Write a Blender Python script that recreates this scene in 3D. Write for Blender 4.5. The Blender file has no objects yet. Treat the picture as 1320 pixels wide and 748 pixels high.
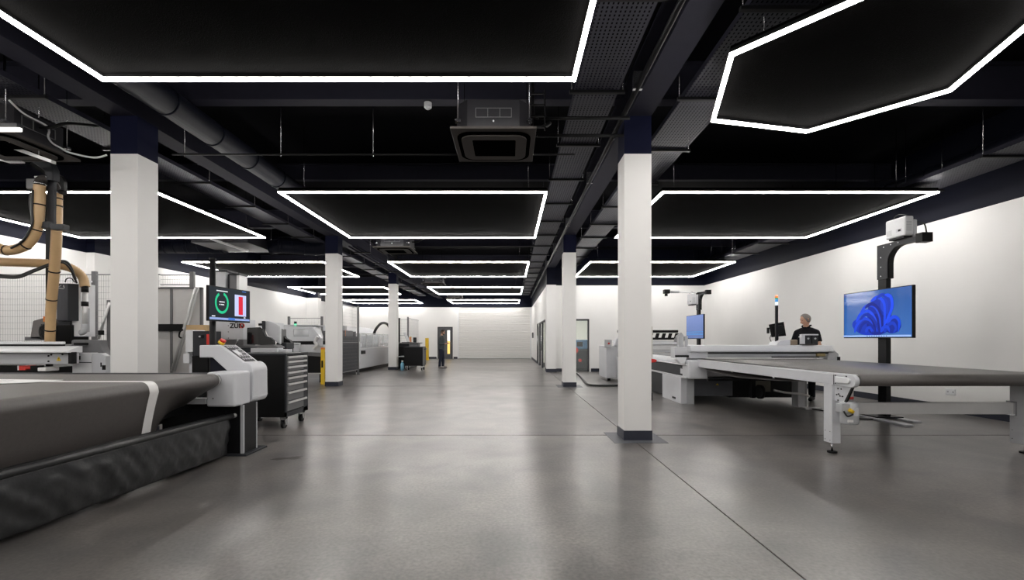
import bpy, math, random
from mathutils import Vector, Matrix
random.seed(7)
C = bpy.context.scene.collection
PI = math.pi

# ---------------- camera, world, exposure ----------------
cam_d = bpy.data.cameras.new('camera'); cam = bpy.data.objects.new('camera', cam_d); C.objects.link(cam)
cam.location = (0, 0, 1.3); cam.rotation_euler = (PI/2, 0, 0)
cam_d.sensor_width = 36; cam_d.lens = 36*597/1320
cam_d.shift_x = 3/1320; cam_d.shift_y = 64/1320
cam_d.clip_start = 0.05; cam_d.clip_end = 200
bpy.context.scene.camera = cam
w = bpy.data.worlds.new('world'); bpy.context.scene.world = w; w.use_nodes = True
w.node_tree.nodes['Background'].inputs[0].default_value = (0.6, 0.7, 0.8, 1)
w.node_tree.nodes['Background'].inputs[1].default_value = 0.05
vs = bpy.context.scene.view_settings
vs.view_transform = 'Standard'; vs.look = 'None'; vs.gamma = 1; vs.use_curve_mapping = False
vs.exposure = 0.78
STRIP = 30.0          # strength of the light strips
cy = bpy.context.scene.cycles
try:
    cy.use_denoising = True; cy.max_bounces = 8; cy.diffuse_bounces = 5; cy.glossy_bounces = 4
    cy.sample_clamp_indirect = 6; cy.caustics_reflective = False; cy.caustics_refractive = False
except Exception: pass

# ---------------- measuring helpers: a photo pixel at depth D -> metres ----------------
def X(px, D): return (px-657)*D/597
def Z(py, D): return 1.3-(py-438)*D/597

# ---------------- materials ----------------
def _nt(name):
    m = bpy.data.materials.new(name); m.use_nodes = True
    nt = m.node_tree; b = nt.nodes['Principled BSDF']; return m, nt, b
def _pos(nt):
    g = nt.nodes.new('ShaderNodeNewGeometry'); return g.outputs['Position']
def mat(name, col, rough=.5, metal=0, var=.12, scale=9, bump=0, bscale=60, coat=0, spec=None):
    m, nt, b = _nt(name)
    tc = nt.nodes.new('ShaderNodeTexCoord')
    n = nt.nodes.new('ShaderNodeTexNoise'); n.inputs['Scale'].default_value = scale; n.inputs['Detail'].default_value = 4
    nt.links.new(tc.outputs['Object'], n.inputs['Vector'])
    r = nt.nodes.new('ShaderNodeMixRGB'); r.blend_type = 'MIX'
    r.inputs[1].default_value = (*[c*(1-var) for c in col], 1); r.inputs[2].default_value = (*[min(1, c*(1+var)) for c in col], 1)
    nt.links.new(n.outputs[0], r.inputs[0]); nt.links.new(r.outputs[0], b.inputs['Base Color'])
    b.inputs['Roughness'].default_value = rough; b.inputs['Metallic'].default_value = metal
    if coat: b.inputs['Coat Weight'].default_value = coat
    if spec is not None: b.inputs['Specular IOR Level'].default_value = spec
    if bump:
        n2 = nt.nodes.new('ShaderNodeTexNoise'); n2.inputs['Scale'].default_value = bscale; n2.inputs['Detail'].default_value = 3
        nt.links.new(tc.outputs['Object'], n2.inputs['Vector'])
        bp = nt.nodes.new('ShaderNodeBump'); bp.inputs['Strength'].default_value = bump; bp.inputs['Distance'].default_value = .01
        nt.links.new(n2.outputs[0], bp.inputs['Height']); nt.links.new(bp.outputs[0], b.inputs['Normal'])
    return m
def emit(name, col, s):
    m, nt, b = _nt(name)
    b.inputs['Base Color'].default_value = (*col, 1); b.inputs['Emission Color'].default_value = (*col, 1)
    b.inputs['Emission Strength'].default_value = s*(1 if name == 'light_strip' else .50); b.inputs['Roughness'].default_value = .35; b.inputs['Specular IOR Level'].default_value = .15
    return m
def glass(name, col=(.9, .95, .95), alpha=.25, rough=.03):
    m, nt, b = _nt(name)
    b.inputs['Base Color'].default_value = (*col, 1); b.inputs['Roughness'].default_value = rough
    tr = nt.nodes.new('ShaderNodeBsdfTransparent'); mx = nt.nodes.new('ShaderNodeMixShader')
    mx.inputs[0].default_value = alpha
    nt.links.new(tr.outputs[0], mx.inputs[1]); nt.links.new(b.outputs[0], mx.inputs[2])
    nt.links.new(mx.outputs[0], nt.nodes['Material Output'].inputs[0])
    return m
def split_paint(name, zsplit, white=(.82, .815, .805), dark=(.003, .004, .012)):
    """white emulsion below zsplit, navy paint above"""
    m, nt, b = _nt(name)
    sp = nt.nodes.new('ShaderNodeSeparateXYZ'); nt.links.new(_pos(nt), sp.inputs[0])
    gt = nt.nodes.new('ShaderNodeMath'); gt.operation = 'GREATER_THAN'; gt.inputs[1].default_value = zsplit
    nt.links.new(sp.outputs[2], gt.inputs[0])
    n = nt.nodes.new('ShaderNodeTexNoise'); n.inputs['Scale'].default_value = 1.3; n.inputs['Detail'].default_value = 5
    nt.links.new(_pos(nt), n.inputs['Vector'])
    wv = nt.nodes.new('ShaderNodeMixRGB'); wv.inputs[1].default_value = (*[c*.95 for c in white], 1); wv.inputs[2].default_value = (*[c*1.04 for c in white], 1)
    nt.links.new(n.outputs[0], wv.inputs[0])
    mx = nt.nodes.new('ShaderNodeMixRGB'); mx.inputs[2].default_value = (*dark, 1)
    nt.links.new(gt.outputs[0], mx.inputs[0]); nt.links.new(wv.outputs[0], mx.inputs[1])
    nt.links.new(mx.outputs[0], b.inputs['Base Color']); b.inputs['Roughness'].default_value = .6; b.inputs['Specular IOR Level'].default_value = .12
    return m
def floor_mat():
    m, nt, b = _nt('polished_concrete'); P_ = _pos(nt); L = nt.links
    def noise(s, d, dist=0):
        n = nt.nodes.new('ShaderNodeTexNoise'); n.inputs['Scale'].default_value = s; n.inputs['Detail'].default_value = d
        n.inputs['Distortion'].default_value = dist; L.new(P_, n.inputs['Vector']); return n.outputs[0]
    def ramp(src, a, ca, b_, cb):
        r = nt.nodes.new('ShaderNodeValToRGB'); e = r.color_ramp.elements
        e[0].position = a; e[0].color = (*ca, 1); e[1].position = b_; e[1].color = (*cb, 1); L.new(src, r.inputs[0]); return r.outputs[0]
    def mul(a, b_, f=1):
        x = nt.nodes.new('ShaderNodeMixRGB'); x.blend_type = 'MULTIPLY'; x.inputs[0].default_value = f; L.new(a, x.inputs[1]); L.new(b_, x.inputs[2]); return x.outputs[0]
    big = ramp(noise(.42, 5, .3), .34, (.104, .096, .092), .66, (.205, .195, .190))
    mid = ramp(noise(1.9, 7, .5), .32, (.64, .65, .67), .66, (1.16, 1.14, 1.12))
    fine = ramp(noise(40, 6), .3, (.68, .68, .68), .72, (1.26, 1.24, 1.21))
    agg = ramp(noise(170, 2), .67, (1, 1, 1), .76, (1.5, 1.42, 1.3))
    col = mul(mul(mul(big, mid), fine), agg)
    L.new(col, b.inputs['Base Color'])
    b.inputs['Roughness'].default_value = .28; b.inputs['Specular IOR Level'].default_value = .85
    return m
def perforated(name):
    """galvanised tray sheet with rows of punched slots (real see-through holes)"""
    m, nt, b = _nt(name); L = nt.links
    b.inputs['Base Color'].default_value = (.032, .032, .046, 1); b.inputs['Roughness'].default_value = .5; b.inputs['Metallic'].default_value = .3
    sp = nt.nodes.new('ShaderNodeSeparateXYZ'); L.new(_pos(nt), sp.inputs[0])
    def band(out, period, duty):
        d = nt.nodes.new('ShaderNodeMath'); d.operation = 'DIVIDE'; d.inputs[1].default_value = period; L.new(out, d.inputs[0])
        f = nt.nodes.new('ShaderNodeMath'); f.operation = 'FRACT'; L.new(d.outputs[0], f.inputs[0])
        g = nt.nodes.new('ShaderNodeMath'); g.operation = 'LESS_THAN'; g.inputs[1].default_value = duty; L.new(f.outputs[0], g.inputs[0]); return g.outputs[0]
    x = band(sp.outputs[0], .042, .38); y = band(sp.outputs[1], .05, .62)
    mm = nt.nodes.new('ShaderNodeMath'); mm.operation = 'MULTIPLY'; L.new(x, mm.inputs[0]); L.new(y, mm.inputs[1])
    tr = nt.nodes.new('ShaderNodeBsdfTransparent'); mx = nt.nodes.new('ShaderNodeMixShader')
    L.new(mm.outputs[0], mx.inputs[0]); L.new(b.outputs[0], mx.inputs[1]); L.new(tr.outputs[0], mx.inputs[2])
    L.new(mx.outputs[0], nt.nodes['Material Output'].inputs[0])
    return m
def desktop_mat(name, zc, zh, ca, cb, s):
    """blue desktop picture, lighter at the top, for a lit screen"""
    m, nt, b = _nt(name); L = nt.links
    sp = nt.nodes.new('ShaderNodeSeparateXYZ'); L.new(_pos(nt), sp.inputs[0])
    mr = nt.nodes.new('ShaderNodeMapRange'); L.new(sp.outputs[2], mr.inputs[0])
    mr.inputs[1].default_value = zc-zh; mr.inputs[2].default_value = zc+zh
    r = nt.nodes.new('ShaderNodeMixRGB'); L.new(mr.outputs[0], r.inputs[0]); r.inputs[1].default_value = (*ca, 1); r.inputs[2].default_value = (*cb, 1)
    L.new(r.outputs[0], b.inputs['Emission Color']); b.inputs['Emission Strength'].default_value = s*.50
    b.inputs['Base Color'].default_value = (.01, .01, .02, 1); b.inputs['Roughness'].default_value = .08
    return m

M = dict(
    floor=floor_mat(), wall=split_paint('wall_paint', 3.5), column=split_paint('column_paint', 3.7, (.82, .812, .80), (.008, .010, .032)),
    navy=mat('navy_paint', (.010, .011, .019), .6, spec=.15), soffit=mat('dark_deck', (.0025, .0025, .004), .85, spec=.1, bump=.2, bscale=8),
    beam=mat('navy_steel', (.022, .022, .034), .7, spec=.15), duct=mat('navy_duct', (.005, .006, .013), .55, spec=.15),
    felt=mat('black_felt', (.0010, .0009, .0009), .95, bump=.3, bscale=120, spec=.02), black=mat('black_plastic', (.0045, .0045, .005), .45, spec=.2),
    blackm=mat('black_metal', (.007, .007, .008), .42, spec=.22), skirt=mat('navy_skirting', (.018, .021, .035), .45),
    white=mat('white_coat', (.76, .77, .79), .38, var=.05), grey=mat('grey_coat', (.45, .46, .48), .4, var=.06),
    lgrey=mat('light_grey_coat', (.62, .63, .66), .36, var=.05), dgrey=mat('dark_grey_coat', (.024, .026, .031), .45, spec=.3),
    mgrey=mat('mid_grey_coat', (.14, .14, .145), .5), alu=mat('aluminium', (.66, .66, .66), .38, .35, var=.06),
    steel=mat('steel', (.5, .5, .52), .25, 1), belt=mat('felt_belt', (.070, .062, .058), .45, var=.25, scale=40, bump=.25, bscale=260, spec=.85),
    vinyl=mat('black_vinyl', (.018, .019, .020), .34, var=.3, scale=6, bump=.25, bscale=22),
    hose=mat('tan_hose', (.62, .42, .22), .4, var=.1), yellow=mat('yellow_paint', (.80, .52, .02), .45), red=mat('red_plastic', (.65, .03, .02), .35),
    orange=mat('orange_plastic', (.75, .22, .03), .4), paper=mat('paper', (.88, .87, .86), .7), card=mat('cardboard', (.55, .38, .20), .8),
    poly=mat('pale_panel', (.60, .59, .58), .35, var=.05), glass=glass('clear_glass', alpha=.08), hood=glass('clear_hood', (.75, .78, .8), .35, .1),
    frame=mat('charcoal_frame', (.035, .036, .042), .5), wire=mat('fence_wire', (.30, .30, .31), .5),
    skin=mat('skin', (.52, .30, .21), .5, spec=.4), skin_d=mat('hair_grey', (.20, .18, .165), .8, var=.35, scale=60), hair=mat('hair_dark', (.02, .014, .011), .7, var=.3, scale=60),
    polo=mat('black_cloth', (.006, .006, .008), .85, spec=.15), jumper=mat('grey_cloth', (.055, .065, .07), .9), jeans=mat('navy_denim', (.012, .016, .032), .85),
    shoe=mat('pale_shoe', (.35, .33, .31), .6), cable=mat('black_rubber', (.012, .012, .012), .5), blue=mat('blue_plastic', (.05, .18, .35), .4),
    acw=mat('taupe_cassette', (.050, .044, .041), .6, spec=.2), acb=mat('charcoal_metal', (.009, .0085, .012), .5), patch=mat('grey_mastic', (.10, .105, .12), .5),
    stain=mat('dried_spill', (.05, .042, .038), .35), perf=perforated('perforated_tray'),
    strip=emit('light_strip', (1, .965, .925), STRIP),
)
M['matte'] = mat('matte_black', (.002, .002, .002), .95, spec=0)
M['office_fill'] = emit('office_fill_glow', (1, .98, .93), 16)  # glow of the fill panel added to light the back room

# ---------------- mesh builder ----------------
class MB:
    def __init__(s): s.v = []; s.f = []; s.sm = []
    def add(s, vs_, fs, smooth=False):
        o = len(s.v); s.v += [tuple(p) for p in vs_]; s.f += [tuple(i+o for i in f) for f in fs]; s.sm += [smooth]*len(fs); return s
    def box(s, x0, x1, y0, y1, z0, z1):
        return s.add([(x0,y0,z0),(x1,y0,z0),(x1,y1,z0),(x0,y1,z0),(x0,y0,z1),(x1,y0,z1),(x1,y1,z1),(x0,y1,z1)],
                     [(0,3,2,1),(4,5,6,7),(0,1,5,4),(1,2,6,5),(2,3,7,6),(3,0,4,7)])
    def prism(s, poly, axis, a, b):
        """poly of 2-d points extruded along axis 'x' (poly in yz), 'y' (poly in xz) or 'z' (poly in xy)"""
        n = len(poly)
        def p(q, t): return {'x': (t, q[0], q[1]), 'y': (q[0], t, q[1]), 'z': (q[0], q[1], t)}[axis]
        vs_ = [p(q, a) for q in poly]+[p(q, b) for q in poly]
        ar = sum(poly[i][0]*poly[(i+1) % n][1]-poly[(i+1) % n][0]*poly[i][1] for i in range(n))
        flip = (ar > 0) != (axis == 'y')
        fs = [tuple(range(n)), tuple(range(2*n-1, n-1, -1))]+[(i, i+n, (i+1) % n+n, (i+1) % n) for i in range(n)]
        if flip: fs = [tuple(reversed(f)) for f in fs]
        if b < a: fs = [tuple(reversed(f)) for f in fs]
        return s.add(vs_, fs)
    def tube(s, path, r, n=10, caps=True, ring=None):
        path = [Vector(p) for p in path]; rr = r if isinstance(r, (list, tuple)) else [r]*len(path)
        vs_, fs = [], []; up = None
        for i, p in enumerate(path):
            t = (path[min(i+1, len(path)-1)]-path[max(i-1, 0)]).normalized()
            if up is None: up = Vector((0, 0, 1)) if abs(t.z) < .9 else Vector((1, 0, 0))
            a = t.cross(up).normalized(); up = a.cross(t).normalized()
            for k in range(n):
                th = 2*PI*k/n; vs_.append(p+(a*math.cos(th)+up*math.sin(th))*rr[i])
        for i in range(len(path)-1):
            for k in range(n):
                a0 = i*n+k; a1 = i*n+(k+1) % n; fs.append((a0, a1, a1+n, a0+n))
        s.add(vs_, fs, True)
        if caps:
            o = len(s.v)-len(vs_)
            s.f.append(tuple(o+k for k in range(n-1, -1, -1))); s.sm.append(False)
            s.f.append(tuple(o+(len(path)-1)*n+k for k in range(n))); s.sm.append(False)
        return s
    def cyl(s, p0, p1, r, n=16): return s.tube([p0, p1], r, n)
    def sphere(s, c, rx, ry=None, rz=None, nu=14, nv=9):
        ry = ry or rx; rz = rz or rx; vs_ = [(c[0], c[1], c[2]-rz)]; fs = []
        for j in range(1, nv):
            ph = -PI/2+PI*j/nv
            for i in range(nu):
                th = 2*PI*i/nu; vs_.append((c[0]+rx*math.cos(ph)*math.cos(th), c[1]+ry*math.cos(ph)*math.sin(th), c[2]+rz*math.sin(ph)))
        vs_.append((c[0], c[1], c[2]+rz)); top = len(vs_)-1
        for i in range(nu):
            fs.append((0, 1+(i+1) % nu, 1+i)); fs.append((top, top-nu+i, top-nu+(i+1) % nu))
        for j in range(nv-2):
            for i in range(nu):
                a = 1+j*nu+i; b = 1+j*nu+(i+1) % nu; fs.append((a, b, b+nu, a+nu))
        return s.add(vs_, fs, True)
    def mesh(s, name):
        me = bpy.data.meshes.new(name); me.from_pydata(s.v, [], s.f); me.update()
        me.polygons.foreach_set('use_smooth', s.sm); return me
def box(*a): return MB().box(*a)
def cyl(*a): return MB().cyl(*a)
def tube(*a, **k): return MB().tube(*a, **k)
def prism(*a): return MB().prism(*a)

def tag(o, label=None, cat=None, group=None, kind=None):
    if label: o['label'] = label
    if cat: o['category'] = cat
    if group: o['group'] = group
    if kind: o['kind'] = kind
    return o
def base(o):
    v = Vector((0, 0, 0))
    while o: v = v+o.location; o = o.parent
    return v
def P(name, mb, m, parent=None, bevel=0, label=None, kind=None, seg=2, smooth=False):
    """link a MeshBuilder (world coordinates) as one mesh object, under its parent"""
    off = base(parent)
    if parent is None:
        xs = [v[0] for v in mb.v]; ys = [v[1] for v in mb.v]; zs = [v[2] for v in mb.v]
        off = Vector(((min(xs)+max(xs))/2, (min(ys)+max(ys))/2, min(zs)))
    mb.v = [(v[0]-off[0], v[1]-off[1], v[2]-off[2]) for v in mb.v]
    me = mb.mesh(name); me.materials.append(M[m] if isinstance(m, str) else m)
    o = bpy.data.objects.new(name, me); C.objects.link(o)
    if parent is not None: o.parent = parent
    else: o.location = off
    if bevel:
        b = o.modifiers.new('bevel', 'BEVEL'); b.width = bevel; b.segments = seg; b.limit_method = 'ANGLE'; b.angle_limit = math.radians(40)
        b.harden_normals = False
        for p in me.polygons: p.use_smooth = True
        try:
            wn = o.modifiers.new('wn', 'WEIGHTED_NORMAL'); wn.keep_sharp = True
        except Exception: pass
    if smooth:
        for p in me.polygons: p.use_smooth = True
    if label: o['label'] = label
    if kind: o['kind'] = kind
    return o
def T(name, label, cat, loc=(0, 0, 0), group=None):
    o = bpy.data.objects.new(name, None); C.objects.link(o); o.location = loc; o.empty_display_size = .1
    return tag(o, label, cat, group)
def S(name, mb, m, parent=None, bevel=0):
    o = P(name, mb, m, parent, bevel)
    if parent is None: o['kind'] = 'structure'
    return o
def dup(root, loc, label=None, group=None, rz=None):
    r = root.copy(); C.objects.link(r); r.location = loc
    if label: r['label'] = label
    if group: r['group'] = group
    if rz is not None: r.rotation_euler.z = rz
    def rec(a, b):
        for ch in list(a.children):
            c = ch.copy(); C.objects.link(c); c.parent = b; rec(ch, c)
    rec(root, r); return r
def text(parent, s, size, loc, rot, m, name='lettering', extrude=.001, bold=.0):
    cu = bpy.data.curves.new('t', 'FONT'); cu.body = s; cu.size = size; cu.extrude = extrude; cu.offset = bold
    cu.align_x = 'CENTER'; cu.align_y = 'CENTER'
    to = bpy.data.objects.new('t', cu); C.objects.link(to)
    dg = bpy.context.evaluated_depsgraph_get(); me = bpy.data.meshes.new_from_object(to.evaluated_get(dg)); bpy.data.objects.remove(to)
    mt = Matrix.Translation(Vector(loc)-base(parent)) @ rot; me.transform(mt)
    me.materials.clear(); me.materials.append(M[m] if isinstance(m, str) else m)
    o = bpy.data.objects.new(name, me); C.objects.link(o); o.parent = parent; return o
FACE_Y = Matrix.Rotation(PI/2, 4, 'X')                       # lettering that faces the camera side (-y)
FACE_PX = Matrix.Rotation(PI/2, 4, 'Z') @ FACE_Y             # faces +x
FACE_NX = Matrix.Rotation(-PI/2, 4, 'Z') @ FACE_Y            # faces -x
def arc(cx, cz, r, a0, a1, n=8): return [(cx+r*math.cos(a0+(a1-a0)*i/n), cz+r*math.sin(a0+(a1-a0)*i/n)) for i in range(n+1)]
def spline(pts, n=6):
    pts = [Vector(p) for p in pts]; out = []
    for i in range(len(pts)-1):
        p0 = pts[max(i-1, 0)]; p1 = pts[i]; p2 = pts[i+1]; p3 = pts[min(i+2, len(pts)-1)]
        for k in range(n):
            t = k/n
            out.append(.5*((2*p1)+(p2-p0)*t+(2*p0-5*p1+4*p2-p3)*t*t+(3*p1-p0-3*p2+p3)*t**3))
    out.append(pts[-1]); return out

# ============ SETTING ============
XL, XR, YB, YF, ZC = -10.7, 7.9, 31.5, -7.0, 4.95
fl = S('floor', box(XL, XR+.0, YF, YB, -.15, -.012), 'patch')
xs = [XL, -4.95, 1.6, XR]; ys = [YF, -.65, 6.3, 12.95, 19.6, 26.3, YB]
for i in range(3):
    for j in range(6):
        x0, x1, y0, y1 = xs[i]+.006, xs[i+1]-.006, ys[j]+.012, ys[j+1]-.012
        P('slab', box(x0, x1, y0, y1, -.012, 0), 'floor', fl)
S('ceiling', box(XL, XR, YF, YB, ZC, ZC+.15), 'soffit')
S('wall_left', box(XL-.2, XL, YF, YB, 0, ZC), 'wall')
S('wall_right', box(XR, XR+.2, YF, 18.8, 0, ZC), 'wall')
S('wall_rear', box(XL, XR, YF-.2, YF, 0, ZC), 'wall')
wb = box(XL, X(564, 31.5), YB, YB+.2, 0, ZC); x0, x1 = X(564, 31.5), X(583.6, 31.5)
wb.box(x0, x1, YB, YB+.2, 2.17, ZC); wb.box(x1, -3.53, YB, YB+.2, 0, ZC); wb.box(-3.53, 1.45, YB, YB+.2, 3.5, ZC); wb.box(1.45, 1.7, YB, YB+.2, 0, ZC)
S('wall_back', wb, 'wall')
S('wall_corridor', (lambda b: (b.box(1.5, 1.65, 18.95, 19.5, 0, ZC), b.box(1.5, 1.65, 19.5, 23.3, 2.15, ZC), b.box(1.5, 1.65, 23.3, 23.9, 0, ZC),
    b.box(1.5, 1.65, 23.9, 25.2, 2.15, ZC), b.box(1.5, 1.65, 25.2, YB, 0, ZC), b)[-1])(MB()), 'wall')
S('wall_partition', (lambda b: (b.box(1.5, 2.28, 18.8, 18.95, 0, ZC), b.box(2.28, 3.23, 18.8, 18.95, 2.14, ZC), b.box(3.23, XR, 18.8, 18.95, 0, ZC), b)[-1])(MB()), 'wall')
S('trim_1', box(1.48, 1.86, 18.55, 18.8, 0, ZC), 'wall')
S('trim_2', box(XL, XL+.6, 24.4, 24.8, 0, ZC), 'wall')
S('trim_3', box(XL, XL+.22, 11.7, 12.2, 0, ZC), 'wall')
# back room seen through the glazed doors
S('wall_office', (lambda b: (b.box(1.65, 5.5, 26, 26.1, 0, 3), b.box(5.5, 5.6, 18.95, 26.1, 0, 3), b)[-1])(MB()), mat('office_paint', (.70, .72, .66), .6))
S('ceiling_office', box(1.65, 5.6, 18.95, 26.1, 3.0, 3.08), 'white')
S('floor_office', box(1.65, 5.5, 18.95, 26.0, -.1, .0), 'floor')
# skirtings
def sk(name, *a): S(name, box(*a), 'skirt')
sk('baseboard_left', XL, XL+.02, YF, YB, 0, .13); sk('baseboard_right', XR-.02, XR, YF, 18.8, 0, .13)
sk('baseboard_back', XL, X(564, 31.5)-.06, YB-.02, YB, 0, .13); sk('baseboard_back_door', X(583.6, 31.5)+.06, -3.55, YB-.02, YB, 0, .13)
sk('baseboard_partition', 3.3, XR-.02, 18.78, 18.8, 0, .13); sk('baseboard_pilaster', 1.46, 1.88, 18.53, 18.8, 0, .13)
sk('baseboard_partition_short', 1.88, 2.22, 18.78, 18.8, 0, .13)
sk('baseboard_corridor', 1.48, 1.5, 25.3, YB, 0, .13); sk('baseboard_corridor_middle', 1.48, 1.5, 23.36, 23.84, 0, .13); sk('baseboard_corridor_near', 1.48, 1.5, 18.9, 19.44, 0, .13)

# roller door with its slats
rd = S('door_1', box(-3.53, 1.45, YB+.16, YB+.2, 0, 3.5), mat('shutter_back', (.3, .3, .3), .6))
shut = mat('shutter_slat', (.76, .75, .73), .4, var=.03)
for k in range(24):
    z0 = k*.1458
    pr = [(YB+.16, z0), (YB+.10, z0+.006), (YB+.085, z0+.03), (YB+.085, z0+.115), (YB+.10, z0+.139), (YB+.16, z0+.1458)]
    P('slat', prism(pr, 'x', -3.5, 1.42), shut, rd)
P('guide_rail', box(-3.53, -3.47, YB+.03, YB+.16, 0, 3.5), 'white', rd); P('guide_rail', box(1.39, 1.45, YB+.03, YB+.16, 0, 3.5), 'white', rd)
# personnel door
x0, x1 = X(564, 31.5), X(583.6, 31.5)
d2 = S('door_2', box(x0+.07, x1-.07, YB+.04, YB+.09, .01, 2.1), mat('door_leaf_paint', (.085, .088, .095), .5))
fr = MB(); fr.box(x0, x0+.07, YB-.015, YB+.12, 0, 2.17); fr.box(x1-.07, x1, YB-.015, YB+.12, 0, 2.17); fr.box(x0, x1, YB-.015, YB+.12, 2.1, 2.17)
P('door_frame', fr, 'frame', d2)
gx0, gx1 = X(576.6, 31.5), X(579.9, 31.5)
P('window_pane', box(gx0, gx1, YB+.025, YB+.045, 1.22, 1.93), emit('pane_white', (1, .97, .9), 1.3), d2)
P('window_pane', box(gx0, gx1, YB+.025, YB+.045, .33, 1.2), emit('pane_yellow', (.95, .66, .2), .9), d2)
P('handle', box(gx1+.06, gx1+.09, YB-.01, YB+.04, .85, 1.15), 'steel', d2)
# glazed doors
def glazed(name, a, b, x, axis, h):
    if axis == 'y':
        f = MB(); f.box(x-.02, x+.08, a, a+.06, 0, h); f.box(x-.02, x+.08, b-.06, b, 0, h); f.box(x-.02, x+.08, a, b, h-.06, h)
        mid = (a+b)/2
        if b-a > 2: f.box(x-.02, x+.06, mid-.04, mid+.04, 0, h)
        root = S(name, f, 'frame'); P('pane', box(x+.02, x+.03, a+.06, b-.06, .02, h-.06), 'glass', root)
        P('handle', cyl((x-.05, mid-.12, .8), (x-.05, mid-.12, 1.5), .015), 'steel', root)
    else:
        f = MB(); f.box(a, a+.06, x-.02, x+.08, 0, h); f.box(b-.06, b, x-.02, x+.08, 0, h); f.box(a, b, x-.02, x+.08, h-.07, h)
        root = S(name, f, 'frame'); P('pane', box(a+.06, b-.06, x+.02, x+.03, .02, h-.07), 'glass', root)
        P('handle', cyl((a+.15, x-.05, .9), (a+.15, x-.05, 1.2), .015), 'steel', root)
glazed('door_3', 19.5, 23.3, 1.5, 'y', 2.15); glazed('door_4', 23.9, 25.2, 1.5, 'y', 2.15); glazed('door_5', 2.28, 3.23, 18.82, 'x', 2.14)
sw = T('wall_panel', 'small black keypad on white wall right of the roller shutter', 'keypad', (1.5, 29.3, 1.5)); P('keypad_body', box(1.42, 1.5, 29.1, 29.5, 1.4, 1.75), 'frame', sw, .01)
P('keypad_screen', box(1.41, 1.42, 29.2, 29.4, 1.55, 1.7), 'mgrey', sw)
ol = T('added_office_fill', 'added flat white fill light, unseen, inside the glazed back room', 'lamp', (3.5, 22.5, 2.95))  # unseen glowing panel added only to brighten the back room
P('fill_frame', box(2.4, 4.6, 21.3, 23.7, 2.96, 3.0), 'white', ol); P('fill_panel', box(2.5, 4.5, 21.4, 23.6, 2.94, 2.96), 'office_fill', ol)

# columns
cols = [(-4.98, 5.98), (-4.96, 12.9), (-5.04, 19.9), (1.655, 5.98), (1.655, 12.75)]
for i, (cx, yn) in enumerate(cols):
    c = S('column', box(cx-.175, cx+.175, yn, yn+.35, 0, 4.19), 'column')
    P('plinth', box(cx-.185, cx+.185, yn-.012, yn+.362, 0, .125), 'skirt', c)
    if i > 2: P('floor_patch', box(cx-.34, cx+.34, yn-.17, yn+.5, .0005, .003), 'patch', c)
# main beams along the room, cross beams
def ibeam_y(name, cx, zb, y0, y1, w_=.3, h=.5):
    b = MB(); b.box(cx-w_/2, cx+w_/2, y0, y1, zb, zb+.025); b.box(cx-.012, cx+.012, y0, y1, zb+.025, zb+h-.025); b.box(cx-w_/2, cx+w_/2, y0, y1, zb+h-.025, zb+h); S(name, b, 'beam')
def ibeam_x(name, cy_, zb, x0, x1, w_=.18, h=.5):
    b = MB(); b.box(x0, x1, cy_-w_/2, cy_+w_/2, zb, zb+.02); b.box(x0, x1, cy_-.01, cy_+.01, zb+.02, zb+h-.02); b.box(x0, x1, cy_-w_/2, cy_+w_/2, zb+h-.02, zb+h); S(name, b, 'beam')
for cx in (-4.98, 1.68): ibeam_y('trim_beam', cx, 4.19, YF, YB if cx < 0 else 18.8)
for yy in (-.8, 6.12, 13.0, 19.9, 26.8):
    for a, b in ((XL, -5.14), (-4.82, 1.52), (1.84, XR)):
        if a > 1 and yy > 18: continue
        ibeam_x('trim_crossbeam', yy, 4.43, a, b)
for yy in (2.7, 9.6, 16.4, 23.3, 29.6):                        # secondary joists
    for a, b in ((XL, -5.14), (-4.82, 1.52), (1.84, XR)):
        if a > 1 and yy > 18: continue
        ibeam_x('trim_joist', yy, 4.6, a, b, .12, .33)

# ============ CEILING SERVICES ============
ZR = 3.73
def inset(poly, d):
    n = len(poly); out = []
    ar = sum(poly[i][0]*poly[(i+1) % n][1]-poly[(i+1) % n][0]*poly[i][1] for i in range(n)); sg = 1 if ar > 0 else -1
    for i in range(n):
        p0, p1, p2 = Vector(poly[i-1]), Vector(poly[i]), Vector(poly[(i+1) % n])
        e1 = (p1-p0).normalized(); e2 = (p2-p1).normalized()
        n1 = Vector((-e1.y, e1.x))*sg; n2 = Vector((-e2.y, e2.x))*sg
        bis = (n1+n2); bis = bis/bis.dot(n1)
        out.append(tuple(p1+bis*d))
    return out
def raft(poly, label):
    cx = sum(p[0] for p in poly)/len(poly); cy_ = sum(p[1] for p in poly)/len(poly)
    r = T('ceiling_light', label, 'light', (cx, cy_, ZR), 'suspended black rafts edged with light strips')
    inn = inset(poly, .037); n = len(poly)
    P('raft_panel', prism(inset(poly, .01), 'z', ZR+.055, ZR+.085), 'felt', r)
    for i in range(n):
        j = (i+1) % n
        q = [poly[i], poly[j], inn[j], inn[i]]
        b = P('light_bar', prism(q, 'z', ZR, ZR+.022), 'strip', r)
        P('bar_housing', prism(q, 'z', ZR+.022, ZR+.0555), 'black', b)
    w_ = MB()
    for p in inset(poly, .3): w_.cyl((p[0], p[1], ZR+.085), (p[0], p[1], ZC), .003, 5)
    P('hanging_wire', w_, 'steel', r)
def rect(x0, x1, y0, y1): return [(x0, y0), (x1, y0), (x1, y1), (x0, y1)]
ord_ = ['nearest', 'second', 'third', 'fourth', 'farthest']
ry = [(.85, 4.36), (7.65, 11.1), (14.55, 18.0), (21.5, 24.9), (28.4, 31.1)]
for k, (a, b) in enumerate(ry):
    raft(rect(-3.83, .62, a, b), 'black raft edged with white light, %s in the centre bay' % ord_[k])
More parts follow.
